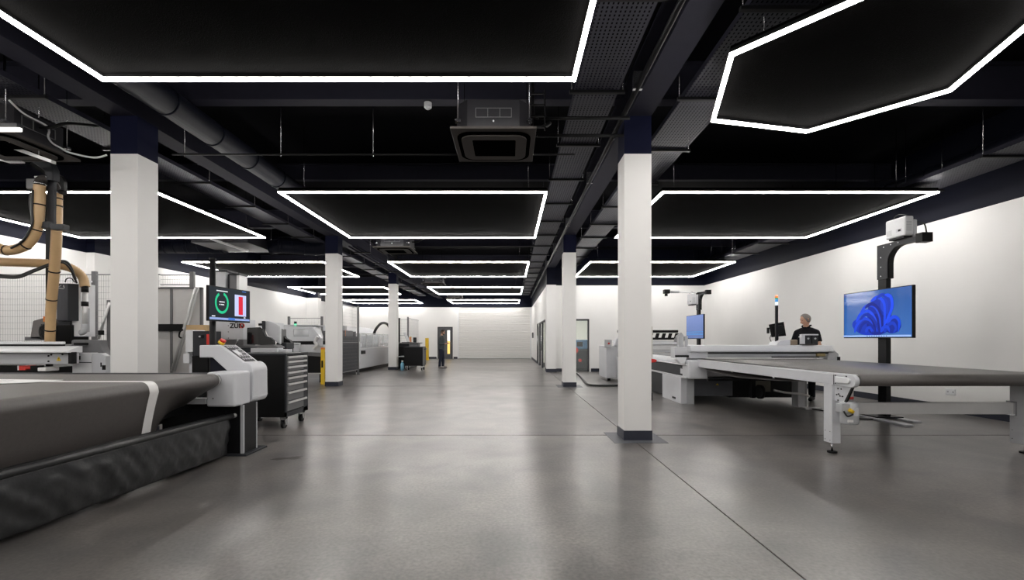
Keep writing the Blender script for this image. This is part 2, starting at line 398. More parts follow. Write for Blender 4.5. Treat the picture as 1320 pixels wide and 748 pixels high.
for k, (a, b) in enumerate(ry):
    raft(rect(-10.3, -5.85, a, b), 'black raft edged with white light, %s in the left bay' % ord_[k])
for k, (a, b) in enumerate(ry[1:3]):
    raft(rect(2.52, 7.1, a, b), 'black rectangular raft edged with light in the right bay, %s' % ('nearer' if k == 0 else 'farther'))
raft([(2.25, 5.17), (1.88, 3.96), (2.72, 3.05), (3.96, 3.33), (4.33, 4.54), (3.49, 5.45)], 'hexagonal black raft edged with light at upper right')
for x0, x1, nm in ((-10.3, -5.85, 'left'), (-3.83, .62, 'centre'), (2.52, 7.1, 'right')):
    raft(rect(x0, x1, -6.1, -2.6), 'black raft edged with light in the %s bay behind the viewer' % nm)

# perforated cable trays on bracket bars
def tray(x0, x1, z, y0, y1, label, step=1.47, first=None):
    t = T('cable_tray', label, 'cable tray', ((x0+x1)/2, y0, z), 'perforated cable trays under the ceiling')
    P('tray_sheet', box(x0, x1, y0, y1, z, z+.003), 'perf', t)
    P('tray_side', box(x0-.004, x0, y0, y1, z, z+.06), 'beam', t); P('tray_side', box(x1, x1+.004, y0, y1, z, z+.06), 'beam', t)
    y = first if first is not None else y0+.5
    while y < y1:
        b = P('bracket', box(x0-.07, x1+.07, y-.02, y+.02, z-.035, z-.002), 'blackm', t)
        rd_ = MB(); rd_.cyl((x0-.045, y, z-.03), (x0-.045, y, ZC), .005, 6); rd_.cyl((x1+.045, y, z-.03), (x1+.045, y, ZC), .005, 6)
        P('hanging_rod', rd_, 'steel', b); y += step
tray(.76, 1.26, 4.18, YF, 30, 'perforated tray between centre light rafts and right beam', first=.94-1.47*5)
tray(2.02, 2.60, 4.12, YF, 18.3, 'perforated tray just right of the right beam', first=.98-1.47*5)
tray(-5.92, -5.42, 4.12, YF, 30, 'perforated tray just left of the left beam', first=.94-1.47*5)
tray(6.72, 7.42, 3.9, YF, 18.3, 'perforated tray high along the right wall', first=.65-1.47*5)
# services pipes
pp = T('service_pipe', 'thin dark pipe hung on rods across the centre bay', 'pipe', (-2.6, 6.45, 3.9))
P('pipe_run', cyl((-4.7, 6.45, 3.88), (.9, 6.45, 3.88), .014, 8), 'blackm', pp)
for px in (238, 362, 481, 600):
    x = X(px, 6.45); P('hanging_rod', MB().cyl((x, 6.45, 3.85), (x, 6.45, ZC), .006, 6), 'steel', pp)
pb = T('conduit', 'black conduit running along the right beam', 'pipe', (1.4, 8, 4.1))
P('pipe_run', tube([(1.38, -6, 4.02), (1.38, 30, 4.02)], .03, 8), 'blackm', pb)
for y in range(-4, 30, 3): P('clip', box(1.33, 1.43, y-.02, y+.02, 4.0, 4.19), 'steel', pb)
for z, y, lab in ((3.98, 5.6, 'upper black pipe crossing to the right beam'), (3.9, 5.9, 'lower black pipe crossing to the right beam')):
    q = T('conduit', lab, 'pipe', (.8, y, z)); P('pipe_run', cyl((.35, y, z), (1.45, y, z), .022, 8), 'blackm', q); P('elbow', tube(spline([(.35, y, z), (.3, y, z+.02), (.28, y, z+.1), (.28, y, z+.5)]), .022, 8), 'blackm', q)
pl = T('ladder_bracket', 'black ladder shaped pipe bracket right of the central air conditioner', 'bracket', (.33, 5.7, 3.9))
lb = MB()
for x in (.22, .4): lb.box(x, x+.015, 5.35, 5.37, 3.72, 4.2)
for k in range(4): lb.box(.22, .41, 5.35, 5.37, 3.75+k*.13, 3.765+k*.13)
P('rungs', lb, 'blackm', pl)
# tray-side ladder rack far along the left beam
tr = T('pipe_rack', 'rack of thin pipes beside the left beam, far down the room', 'pipe', (-4.6, 18, 3.9))
for k in range(3): P('pipe_run', cyl((-4.62+k*.12, 13.3, 3.98), (-4.62+k*.12, 30, 3.98), .022, 8), 'beam', tr)
for y in range(14, 30, 2): P('bracket', box(-4.7, -4.2, y, y+.04, 3.92, 3.955), 'blackm', tr); P('hanging_rod', cyl((-4.22, y+.02, 3.92), (-4.22, y+.02, ZC), .005, 6), 'steel', tr)

# round ducts
def duct(path, r, label, seg=.9):
    d = T('air_duct', label, 'duct', path[0])
    P('duct_shell', tube(path, r, 24), 'duct', d)
    v = [Vector(p) for p in path]; L = 0; acc = 0; rings = MB()
    for a, b in zip(v, v[1:]):
        l = (b-a).length; t = 0; u = (b-a)/l
        k = 0
        while k*seg < l and l > .3:
            p = a+u*(k*seg+.02); rings.tube([p-u*.015, p+u*.015], r+.012, 24); k += 1
    P('joint_ring', rings, 'duct', d, kind='stuff')
duct([(-4.25, -6, 4.25), (-4.25, 10.4, 4.25)], .17, 'dark round duct along the centre bay left of the rafts')
duct([(-10.5, 13.35, 4.0), (-9.2, 13.35, 4.0), (-8.2, 13.35, 4.0)], .21, 'dark round duct by the left wall, left of the ducted unit', .3)
duct([(-6.9, 13.35, 3.96), (-6.6, 13.35, 4.0), (-5.75, 13.7, 4.0), (-5.55, 13.75, 4.02), (-5.45, 13.75, 4.12), (-5.42, 13.75, 4.3)], .2, 'dark round duct right of the ducted unit behind second column', .3)
duct([(7.65, -6, 4.3), (7.65, 18, 4.3)], .13, 'dark round duct above the right wall tray')
fu = T('ducted_unit', 'flat dark ducted air unit between two round ducts, left bay', 'air unit', (-7.6, 13.2, 3.8))
P('unit_case', box(-8.4, -6.9, 12.2, 13.6, 3.86, 4.1), 'acb', fu, .01); P('unit_front', box(-8.0, -7.3, 11.95, 12.2, 3.9, 4.05), 'acw', fu)
P('edge_rail', box(-7.5, -7.44, 11.6, 13.2, 3.80, 3.84), 'alu', fu)
P('filter_grille', box(-7.9, -7.4, 11.7, 11.95, 3.88, 4.0), 'mgrey', fu)
for p in ((-8.4, 12.3), (-6.95, 12.3), (-8.4, 13.5), (-6.95, 13.5)): P('hanging_rod', cyl((p[0], p[1], 4.0), (p[0], p[1], ZC), .006, 6), 'steel', fu)

def cassette(cx, cy_, zb, label):
    a = T('air_conditioner', label, 'air conditioner', (cx, cy_, zb), 'four way ceiling cassette units')
    h = .475
    sq = [(cx-h, cy_-h), (cx+h, cy_-h), (cx+h, cy_+h), (cx-h, cy_+h)]
    # fascia as a ring round the intake
    def rr(hx, hy, r, n=5):
        o = []
        for sx, sy, a0 in ((1, -1, -PI/2), (1, 1, 0), (-1, 1, PI/2), (-1, -1, PI)):
            o += [(cx+sx*(hx-r)+r*math.cos(a0+PI/2*i/n), cy_+sy*(hy-r)+r*math.sin(a0+PI/2*i/n)) for i in range(n+1)]
        return o
    P('fascia', box(cx-h, cx+h, cy_-h, cy_+h, zb+.02, zb+.05), 'acw', a, .006)
    def ringm(o, i, z0, z1):
        n = len(o); m = MB(); vs_ = [(*p, z0) for p in o]+[(*p, z0) for p in i]+[(*p, z1) for p in o]+[(*p, z1) for p in i]; fs = []
        for k in range(n):
            j = (k+1) % n; fs += [(k, k+n, j+n, j), (k, j, j+2*n, k+2*n), (k+n, k+3*n, j+3*n, j+n)]
        return m.add(vs_, fs)
    P('air_slot', ringm(rr(.42, .40, .16), rr(.375, .345, .13), zb+.010, zb+.022), 'matte', a)
    P('intake_surround', ringm(rr(.375, .345, .13), rr(.25, .235, .02), zb-.004, zb+.022), 'acw', a)
    P('intake_filter', box(cx-.25, cx+.25, cy_-.235, cy_+.235, zb+.000, zb+.02), 'matte', a)
    cc = .13; hb = .42
    oct_ = [(cx-hb+cc, cy_-hb), (cx+hb-cc, cy_-hb), (cx+hb, cy_-hb+cc), (cx+hb, cy_+hb-cc), (cx+hb-cc, cy_+hb), (cx-hb+cc, cy_+hb), (cx-hb, cy_+hb-cc), (cx-hb, cy_-hb+cc)]
    b = P('casing', prism(oct_, 'z', zb+.06, zb+.37), 'acb', a)
    f = MB(); y = cy_-hb-.004
    for z in (zb+.17, zb+.27): f.box(cx-.2, cx+.2, y, cy_-hb, z, z+.006)
    for x in (-.2, -.066, .068, .196): f.box(cx+x, cx+x+.006, y, cy_-hb, zb+.17, zb+.276)
    P('label_plate', f, 'mgrey', b); P('screw', cyl((cx, y-.003, zb+.13), (cx, cy_-hb, zb+.13), .01, 10), 'white', b)
    for sx in (-1, 1):
        for sy in (-1, 1):
            x = cx+sx*.40; yy = cy_+sy*.36
            P('mounting_bracket', box(x-.03, x+.03, yy-.03, yy+.03, zb+.14, zb+.17), 'steel', a)
            P('hanging_rod', cyl((x, yy, zb+.12), (x, yy, ZC), .005, 6), 'steel', a)
    pip = spline([(cx+hb, cy_, zb+.25), (cx+hb+.15, cy_, zb+.26), (cx+hb+.25, cy_+.1, zb+.35), (cx+hb+.25, cy_+.5, zb+.5)])
    P('refrigerant_pipe', tube(pip, .02, 8), 'black', a)
    return a
cassette(-.18, 5.555, 3.595, 'dark cassette air conditioner hanging in the centre bay, nearest')
cassette(-2.97, 12.1, 3.60, 'dark cassette air conditioner between the second and third centre rafts')
cassette(-3.2, 19.5, 3.60, 'dark cassette air conditioner beyond the third centre raft')
cassette(-3.1, 26.3, 3.60, 'farthest dark cassette air conditioner in the centre bay')
# projector-like unit hung at far left
a = cassette(-6.075, 5.575, 3.60, 'dark cassette air conditioner at the upper left corner')
P('wiring', tube(spline([(-5.62, 5.2, 3.99), (-5.63, 5.37, 3.92), (-5.64, 5.62, 3.91), (-5.64, 5.67, 3.86), (-5.64, 5.66, 3.78), (-5.65, 5.72, 3.73), (-5.62, 5.80, 3.70), (-5.55, 5.84, 3.66), (-5.3, 5.9, 3.62), (-5.15, 5.92, 3.66)]), .011, 8), 'white', a)
q_ = MB()
for z in (3.78, 3.90): q_.box(-5.655, -5.645, 5.36, 5.76, z, z+.006)
for y in (5.36, 5.49, 5.754): q_.box(-5.655, -5.645, y, y+.006, 3.78, 3.906)
P('side_grille_frame', q_, 'mgrey', a)
sd = T('smoke_detector', 'white round detector on the dark cross beam', 'detector', (X(550, 6.05), 6.05, 4.2))
x = X(550, 6.03); P('detector_base', cyl((x, 6.12, 4.37), (x, 6.12, 4.43), .05, 20), 'white', sd); P('detector_dome', MB().sphere((x, 6.12, 4.37), .04, .04, .03), 'white', sd)
cl = T('strip_lamp', 'short white batten lamp over the far left corner', 'lamp', (-6, 5.4, 3.7))
zz = Z(167, 4.9); P('tube_light', box(X(-60, 4.9), X(25, 4.9), 4.9, 4.93, zz-.012, zz+.022), emit('batten', (1, .95, .88), 3), cl); P('batten_body', box(X(-60, 4.9), X(24, 4.9), 4.88, 4.95, zz+.022, zz+.06), 'dgrey', cl)
P('hanging_rod', cyl((X(-10, 4.9), 4.92, zz+.05), (X(-10, 4.9), 4.92, ZC), .005, 6), 'steel', cl)

# ============ LEFT FOREGROUND SPREADER ============
def pbx(a, b, c, d, D0, D1): return box(X(a, D0), X(b, D0), D0, D1, Z(d, D0), Z(c, D0))
sp = T('spreading_table', 'big conveyor table with dark felt belt and grey control head, left foreground', 'machine', (-4.2, 3.6, 0))
Y0, Y1 = 1.7, 4.97
def sstep(t): t = max(0, min(1, t)); return t*t*(3-2*t)
def bprof(y, off=0.0, zb=.40):
    ax, az, r = -3.185, .86, .07+off
    o = [(-7.4, .93+off), (-5.5, .93+off), (-4.2, .93+off), (-3.6, .93+off), (-3.35, .93+off)]
    k = .36+1.05*sstep((y-4.15)/.82); ae = PI/2+math.atan(k)
    o += [(ax+r*math.sin(a), az+r*math.cos(a)) for a in [ae*i/9 for i in range(10)]]
    x0, z0 = o[-1]
    for i in range(1, 11):
        t = i/10; z = z0+(zb-z0)*t; o.append((x0-k*(z0-z)-.05*math.sin(t*PI)*sstep((y-3.9)/1), z))
    return o
def sheet(ys_, prof, thick=None):
    m = MB(); rows = [prof(y) for y in ys_]; n = len(rows[0])
    vs_ = [(p[0], y if not callable(y) else 0, p[1]) for y, r in zip(ys_, rows) for p in r]
    fs = [(i*n+k, i*n+k+1, (i+1)*n+k+1, (i+1)*n+k) for i in range(len(ys_)-1) for k in range(n-1)]
    return m.add(vs_, fs, True)
ysb = [Y0+(Y1-Y0)*i/44 for i in range(45)]
bo = P('belt', sheet(ysb, bprof), 'belt', sp)
s_ = bo.modifiers.new('thick', 'SOLIDIFY'); s_.thickness = .004
# roller inside, end rings
P('nose_roller', cyl((-3.185, Y0, .86), (-3.185, 5.02, .86), .062, 24), 'alu', sp)
P('end_ring', cyl((-3.185, 4.975, .862), (-3.185, 4.99, .862), .072, 24), 'alu', sp)
P('end_ring', cyl((-3.185, 5.0, .862), (-3.185, 5.012, .862), .066, 24), 'steel', sp)
P('table_body', box(-7.3, -3.5, Y0, 5.1, .50, .85), 'blackm', sp)
P('rear_rail', box(-7.3, -3.32, 5.12, 5.2, .80, .928), 'dgrey', sp, .003)
P('lower_rail', box(-7.3, -3.3, 5.02, 5.12, .60, .66), 'grey', sp)
for yy in (2.3, 4.9):
    P('support_leg', box(-4.3, -4.15, yy-.08, yy+.08, 0, .5), 'blackm', sp)
# white tape wrapped over the belt, sheet of paper
tp = MB(); rows = []
for k in range(7):
    w_ = -.052+.104*k/6
    pr = bprof(4.05+w_, .0035, .42); rows.append([(p[0], 4.05+w_+(0 if i < 12 else 0.10*((i-12)/(len(pr)-13))**1.2), p[1]) for i, p in enumerate(pr)])
n = len(rows[0]); tp.add([p for r in rows for p in r], [(i*n+k, i*n+k+1, (i+1)*n+k+1, (i+1)*n+k) for i in range(6) for k in range(n-1)], True)
t = T('paper_strip', 'white paper strip lying across the dark belt and hanging over its edge', 'strip', (-3.4, 4.05, .935)); P('strip_band', tp, 'paper', t)
t = T('paper_sheet', 'white printed paper sheet on the dark belt at left', 'paper', (-4.6, 4.0, .935))
P('sheet', prism([(-4.02, 4.17), (-4.9, 4.27), (-6, 4.3), (-6, 3.2), (-4.6, 3.55), (-4.06, 3.93)], 'z', .9345, .938), 'paper', t)
lt = MB()
for r in range(4):
    for k in range(16): 
        x = -4.35-k*.07-r*.02; lt.box(x-.045, x, 3.93+r*.06, 3.945+r*.06, .938, .9385)
P('print_lines', lt, 'grey', t, kind='stuff')
# control head: lower block, upper console, pedestal
hb = P('lower_housing', box(-3.30, -2.985, 5.03, 5.34, .565, .945), 'lgrey', sp, .028, seg=3)
P('screw', cyl((-3.22, 5.024, .78), (-3.22, 5.032, .78), .007, 8), 'black', hb); P('screw', cyl((-3.22, 5.024, .66), (-3.22, 5.032, .66), .007, 8), 'black', hb)
prof = [(-3.61, 1.235), (-3.37, 1.235), (-3.10, 1.035)]+arc(-3.095, .93, .11, PI*.42, 0, 5)+[(-2.985, .63)]+arc(-3.05, .63, .065, 0, -PI/2, 5)+[(-3.28, .565), (-3.28, .93), (-3.46, 1.09), (-3.61, 1.09)]
hc = P('console', prism(prof, 'y', 5.385, 5.71), 'lgrey', sp, .022, seg=3)
P('neck_panel', prism([(-3.5, 1.09), (-3.28, .93), (-3.28, .7), (-3.5, .7)], 'y', 5.42, 5.68), 'navy', sp)
ang = math.atan2(1.035-1.235, -3.10+3.37)
kp = MB(); ux, uz = math.cos(ang), math.sin(ang); nx, nz = -uz, ux
def onp(a, y, h): return (-3.37+ux*a+nx*h, y, 1.235+uz*a+nz*h)
def slab_on(a0, a1, y0, y1, h0, h1):
    v = [onp(a, y, h) for h in (h0, h1) for (a, y) in ((a0, y0), (a1, y0), (a1, y1), (a0, y1))]
    return MB().add(v, [(0,3,2,1),(4,5,6,7),(0,1,5,4),(1,2,6,5),(2,3,7,6),(3,0,4,7)])
L_ = math.hypot(.27, .2)
P('keypad', slab_on(.015, L_-.01, 5.44, 5.66, 0, .004), 'dgrey', hc)
P('status_display', slab_on(.11, .20, 5.47, 5.56, .004, .007), 'white', hc)
bt = MB()
for i in range(5):
    for j in range(4):
        if 1 <= i <= 2 and j < 2: continue
        q = slab_on(.03+i*.058, .062+i*.058, 5.455+j*.05, 5.485+j*.05, .004, .009); bt.add(q.v, q.f)
P('push_button', bt, 'grey', hc, kind='stuff')
c0 = Vector(onp(-.03, 5.44, 0)); c1 = Vector(onp(-.03, 5.44, .03)); c2 = Vector(onp(-.03, 5.44, .055))
es = P('emergency_stop', cyl(c1, c2, .032, 16), 'red', sp, label='red emergency stop knob on yellow collar')
P('collar', cyl(c0, c1, .036, 16), 'yellow', es)
pd = P('pedestal', box(-3.2, -2.99, 5.2, 5.475, .02, .58), 'blackm', sp)
P('pedestal_edge', box(-3.015, -2.985, 5.185, 5.215, .02, .565), 'grey', pd); P('pedestal_edge', box(-3.0, -2.985, 5.46, 5.48, .02, .565), 'grey', pd)
P('foot_plate', box(-3.6, -2.93, 5.15, 5.6, 0, .022), 'dgrey', sp, .004)
P('lower_column', box(-3.9, -3.25, 5.2, 5.5, .02, .6), 'blackm', sp)
# waste bag hung from a bar
cb = T('catch_bag', 'long black vinyl catch bag hanging from a bar under the belt', 'bag', (-3.2, 3.2, 0))
def barx(y): return -3.07-.19*(5.12-y)/3.9
P('hanging_bar', tube([(barx(1.2), 1.2, .454), (barx(5.12), 5.12, .454)], .031, 16), 'vinyl', cb)
P('end_cap', cyl((barx(5.12), 5.1, .454), (barx(5.17), 5.17, .454), .024, 14), 'alu', cb)
P('rear_rail', tube([(barx(1.2)-.075, 1.2, .462), (barx(5.1)-.075, 5.1, .462)], .016, 10), 'blackm', cb)
from mathutils import noise as mn
N1, N2 = 150, 26; vs_ = []
for i in range(N1+1):
    y = 1.2+(5.08-1.2)*i/N1
    for k in range(N2+1):
        t = k/N2
        if t < .75:
            q = t/.75; z = .44-.41*q; x = barx(y)+.010+.018*math.sin(q*PI*.9)-.03*q*q
            wr = .008*mn.noise(Vector((y*3.2+q*1.4, q*1.1, 3)))+.011*mn.noise(Vector((y*9-q*3, q*2.2, 7)))+.006*mn.noise(Vector((y*22+q*8, q*6, 1)))
            x += wr*min(1, q*4)*1.3
        else:
            q = (t-.75)/.25; x = barx(y)+.028-.05-.35*q; z = .03+.28*q*q
        if y > 4.98: x -= .02*((y-4.98)/.1)
        vs_.append((x, y, z))
fs = [(i*(N2+1)+k, i*(N2+1)+k+1, (i+1)*(N2+1)+k+1, (i+1)*(N2+1)+k) for i in range(N1) for k in range(N2)]
bg = P('bag_cloth', MB().add(vs_, fs, True), 'vinyl', cb); s_ = bg.modifiers.new('thick', 'SOLIDIFY'); s_.thickness = .003
# monitor on its post
mo = T('status_monitor', 'flat black monitor with green ring display above the grey control head', 'monitor', (-3.55, 5.6, 0))
P('post', cyl((-3.54, 5.52, 0.02), (-3.54, 5.52, 2.25), .034, 18), 'blackm', mo)
P('post_cap', cyl((-3.54, 5.52, 2.25), (-3.54, 5.52, 2.27), .036, 18), 'black', mo)
P('mount_arm', box(-3.55, -3.42, 5.55, 5.62, 1.68, 1.74), 'black', mo)
sa, sb = Vector((-3.435, 5.28)), Vector((-3.35, 5.975)); u = (sb-sa).normalized(); nn = Vector((u.y, -u.x)); W = (sb-sa).length
zb_, zt_ = 1.515, 1.925
def scr(a0, a1, z0, z1, h0, h1):
    v = [(*(sa+u*a+nn*h), z) for h in (h0, h1) for (a, z) in ((a0, z0), (a1, z0), (a1, z1), (a0, z1))]
    return MB().add(v, [(0,3,2,1),(4,5,6,7),(0,1,5,4),(1,2,6,5),(2,3,7,6),(3,0,4,7)])
ms = P('monitor_case', scr(0, W, zb_, zt_, -.03, 0), 'black', mo, .003)
sc_ = P('screen', scr(.01, W-.01, zb_+.015, zt_-.012, 0, .0015), emit('screen_dark', (.006, .010, .016), 1.0), mo)
E = dict(g=emit('ring_green', (.01, .42, .20), 1), r=emit('bar_red', (.5, .01, .03), 1), b=emit('panel_blue', (.42, .47, .72), 1), k=emit('bar_blue', (.03, .13, .45), 1), w=emit('text_white', (.6, .62, .66), 1), t=emit('taskbar', (.22, .3, .55), 1))
rg = MB(); cxr, czr, ro, ri = .205, (zb_+zt_)/2+.015, .128, .098; vs_ = []; fs = []
K = 40
for i in range(K+1):
    a = PI/2-.28-(2*PI-.75)*i/K
    for r in (ri, ro):
        q = sa+u*(cxr+r*.86*math.cos(a)*-1*-1)+nn*.004; vs_.append((q.x, q.y, czr+r*math.sin(a)))
for i in range(K): fs.append((2*i, 2*i+1, 2*i+3, 2*i+2))
rg.add(vs_, fs); P('progress_ring', rg, E['g'], sc_, label='green progress ring')
P('preview_panel', scr(.42, .62, zb_+.075, zt_-.07, .002, .004), E['b'], sc_); P('preview_bar', scr(.485, .56, zb_+.095, zt_-.09, .0045, .0055), E['r'], sc_)
P('task_bar', scr(.015, W-.015, zb_+.02, zb_+.045, .002, .004), E['t'], sc_); P('task_button', scr(.31, .42, zb_+.022, zb_+.05, .0045, .0055), E['k'], sc_)
P('title_tab', scr(.55, .62, zt_-.028, zt_-.018, .002, .004), E['k'], sc_)
tx = MB()
for a0, a1, z in ((.12, .3, zt_-.05), (.165, .25, czr+.012), (.19, .24, czr-.02), (.165, .18, czr-.02), (.05, .1, zb_+.06), (.58, .61, zb_+.06)):
    q = scr(a0, a1, z-.006, z+.006, .002, .0035); tx.add(q.v, q.f)
P('screen_text', tx, E['w'], sc_, kind='stuff')

# ============ TOOL CABINETS ============
def tool_cabinet(x0, x1, y0, y1, zt, zb, nd, label, drawers=True, w_=.045):
    t = T('tool_cabinet', label, 'tool cabinet', ((x0+x1)/2, (y0+y1)/2, 0))
    P('cabinet_body', box(x0, x1-.02, y0, y1, zb, zt-.03), 'black', t, .006)
    P('worktop', box(x0-.01, x1+.005, y0-.01, y1+.01, zt-.03, zt), 'dgrey', t, .006)
    if drawers:
        P('front_frame', (lambda b: (b.box(x1-.02, x1, y0, y0+.03, zb, zt-.03), b.box(x1-.02, x1, y1-.16, y1, zb, zt-.03), b.box(x1-.02, x1, y0, y1, zb, zb+.07), b)[-1])(MB()), 'dgrey', t)
        hh = (zt-.04-zb-.08)/nd; sz = [.7, .8, .8, .8, .9, 1.25, 1.4, 1.5][:nd]; sm = sum(sz); z = zt-.04
        for k in range(nd):
            h = (zt-.04-zb-.08)*sz[k]/sm; z -= h
            d = P('drawer', box(x1-.01, x1+.004, y0+.035, y1-.165, z+.006, z+h-.004), 'mgrey', t)
            P('handle', box(x1+.003, x1+.03, y0+.04, y1-.09, z+h-.035, z+h-.006), 'alu', d, .004)
    for sx, sy in ((x0+.07, y0+.08), (x1-.07, y0+.08), (x0+.07, y1-.08), (x1-.07, y1-.08)):
        c = P('castor', MB().cyl((sx-.022, sy, .06), (sx+.022, sy, .06), .06, 20), 'black', t)
        f = MB(); f.box(sx-.04, sx-.028, sy-.03, sy+.03, .05, zb); f.box(sx+.028, sx+.04, sy-.03, sy+.03, .05, zb); f.box(sx-.04, sx+.04, sy-.04, sy+.04, zb-.03, zb)
        P('castor_fork', f, 'steel', c)
    return t
tc_ = tool_cabinet(-4.05, -3.245, 6.72, 7.45, 1.1, .17, 8, 'tall black tool cabinet on castors with seven silver drawer handles')
P('stain_patch', prism([(-2.60, 5.02), (-2.50, 4.99), (-2.44, 5.03), (-2.33, 5.02), (-2.28, 5.08), (-2.34, 5.12), (-2.30, 5.17), (-2.37, 5.15), (-2.45, 5.10), (-2.54, 5.09)], 'z', .0005, .001), 'stain', fl)

# ============ LEFT REAR: ROUTER TABLE WITH EXTRACTION HOSES ============
rt = T('router_table', 'grey gantry cutting machine with dark spindle box behind the left belt table', 'machine', (-7, 7, 0))
D = 6.6
P('gantry_top', box(-9.3, X(79.5, D), D, D+.06, Z(444, D), Z(440.6, D)), 'white', rt, .006)
P('gantry_slot', box(-9.3, X(79, D), D+.01, D+.06, Z(446.4, D), Z(444, D)), 'black', rt)
P('gantry_shelf', prism([(6.42, Z(454.5, D)), (6.42, Z(452.5, D)), (6.6, Z(446.4, D)), (6.66, Z(446.4, D)), (6.66, Z(454.5, D))], 'x', -9.3, X(93, 6.5)), 'white', rt, .004)
gr_ = P('gantry_rail', box(-9.3, X(92, 6.5), 6.5, 6.62, Z(469.5, 6.5), Z(455.5, 6.5)), 'grey', rt, .006)
P('rail_shadow_gap', box(-9.3, X(91, 6.5), 6.52, 6.62, Z(455.5, 6.5), Z(454.5, 6.5)), 'dgrey', rt)
tri = X(75, 6.49); zz = Z(463, 6.49)
P('warning_triangle', prism([(tri-.032, zz-.026), (tri+.032, zz-.026), (tri, zz+.032)], 'y', 6.494, 6.499), 'yellow', gr_, label='yellow warning triangle')
text(gr_, '!', .05, (tri, 6.492, zz-.004), FACE_Y, 'black')
for px, py in ((62, 459), (62, 466), (65.5, 457.5), (80, 457), (57, 453)): P('bolt', cyl((X(px, 6.49), 6.49, Z(py, 6.49)), (X(px, 6.49), 6.5, Z(py, 6.49)), .012, 8), 'black', gr_)
P('end_bracket', box(X(89, 6.5), X(94, 6.5), 6.485, 6.56, Z(469, 6.5), Z(454, 6.5)), 'blackm', rt, .004)
P('lower_bed', box(-9.3, X(69, 6.7), 6.72, 8.1, .45, .9), 'blackm', rt)
P('energy_chain', box(-9.3, X(24, 6.6), 6.58, 6.7, Z(475, 6.6), Z(471, 6.6)), 'black', rt)
P('red_clamp', pbx(24, 33, 471.5, 477.5, 6.55, 6.7), 'red', rt, .004); P('red_clamp_arm', pbx(33, 39, 472.5, 475.5, 6.55, 6.65), 'red', rt)
P('clamp_end', pbx(22.5, 24, 471.5, 477.5, 6.55, 6.68), 'white', rt); P('coupling', pbx(39, 48, 471.5, 477, 6.55, 6.65), 'black', rt); P('white_block', pbx(48, 59, 474, 479, 6.55, 6.75), 'paper', rt, .01)
eb = P('end_box', box(X(93, 6.75), X(118, 6.75), 6.75, 6.9, .0, Z(455, 6.75)), 'white', rt, .008)
P('end_box_line', box(X(93, 6.75), X(118, 6.75), 6.745, 6.75, Z(468, 6.75), Z(467, 6.75)), 'dgrey', eb)
P('rocker_switch', pbx(100.5, 103, 459, 464, 6.74, 6.76), 'black', eb)
P('side_box', prism([(X(118.5, 6.75), 0), (X(118.5, 6.75), Z(455.5, 6.75)), (X(129, 6.75), Z(455.5, 6.75)), (X(135.5, 6.75), Z(459, 6.75)), (X(136, 6.75), 0)], 'y', 6.75, 6.85), 'lgrey', rt, .008)
P('side_socket', pbx(131.5, 135, 471, 477, 6.742, 6.76), 'black', eb); P('side_slot', pbx(129.3, 130.6, 467.5, 473, 6.742, 6.76), 'black', eb)
cv = [(X(80, 6.85), Z(455, 6.85)), (X(80, 6.85), Z(446, 6.85)), (X(91, 6.85), Z(445, 6.85)), (X(91, 6.85), Z(439, 6.85)), (X(94, 6.85), Z(438, 6.85)), (X(127, 6.85), Z(438.5, 6.85)), (X(128, 6.85), Z(446, 6.85)), (X(131, 6.85), Z(452, 6.85)), (X(137, 6.85), Z(458, 6.85)), (X(137, 6.85), Z(460, 6.85))]
hd = P('moulded_hood', prism(cv, 'y', 6.86, 7.0), 'mgrey', rt, .02)
P('hood_slot', pbx(95, 108, 442, 445, 6.785, 6.9), 'black', hd)
# spindle assembly
D = 6.95
sb_ = P('spindle_box', box(X(73, D), X(87.5, D), D, D+.34, Z(413.5, D), Z(365.5, D)), mat('slate_cover', (.045, .048, .062), .4), rt, .008)
P('spindle_side', prism([(X(87.5, D), D), (X(93.5, D), D+.1), (X(93.5, D), D+.34), (X(87.5, D), D+.34)], 'z', Z(413.5, D), Z(365.5, D)), 'dgrey', sb_)
lg = MB(); lx, lz = X(80, D), Z(370.3, D)
for a in range(3):
    an = a*2*PI/3+PI/2; lg.tube([(lx+.055*math.cos(an)-.01, D-.004, lz+.03*math.sin(an)), (lx+.055*math.cos(an+1.6), D-.004, lz+.03*math.sin(an+1.6))], .006, 6)
P('emblem', lg, 'white', sb_)
P('spindle_column', pbx(92.5, 104, 365.5, 434, 7.05, 7.3), 'white', rt, .005)
cb_ = MB()
for py in range(372, 432, 8): cb_.cyl((X(94.2, 7.05), 7.043, Z(py, 7.05)), (X(94.2, 7.05), 7.05, Z(py, 7.05)), .008, 8)
P('bolt_row', cb_, 'black', rt, kind='stuff')
P('motor_block', pbx(71, 91.5, 419, 444, 7.0, 7.3), 'black', rt, .006); P('tool_collar', pbx(75, 90, 413.5, 419, 7.02, 7.25), 'dgrey', rt)
P('side_strip', pbx(104, 106.5, 397, 428, 7.08, 7.2), 'grey', rt)
wd = [(X(38, 7), Z(438, 7)), (X(42, 7), Z(413.5, 7)), (X(46, 7), Z(412.5, 7)), (X(55, 7), Z(410, 7)), (X(58, 7), Z(411, 7)), (X(58, 7), Z(438, 7))]
P('rear_hood', prism(wd, 'y', 7.0, 7.4), mat('taupe_cover', (.14, .13, .125), .5), rt, .015); P('hood_foot', pbx(32, 58, 434.5, 439, 7.0, 7.3), 'mgrey', rt)
P('orange_lamp', pbx(55.5, 58.5, 408, 415, 6.95, 7.0), 'orange', rt)
P('black_drive', pbx(52, 58, 418, 438, 6.9, 7.0), 'black', rt, .01)
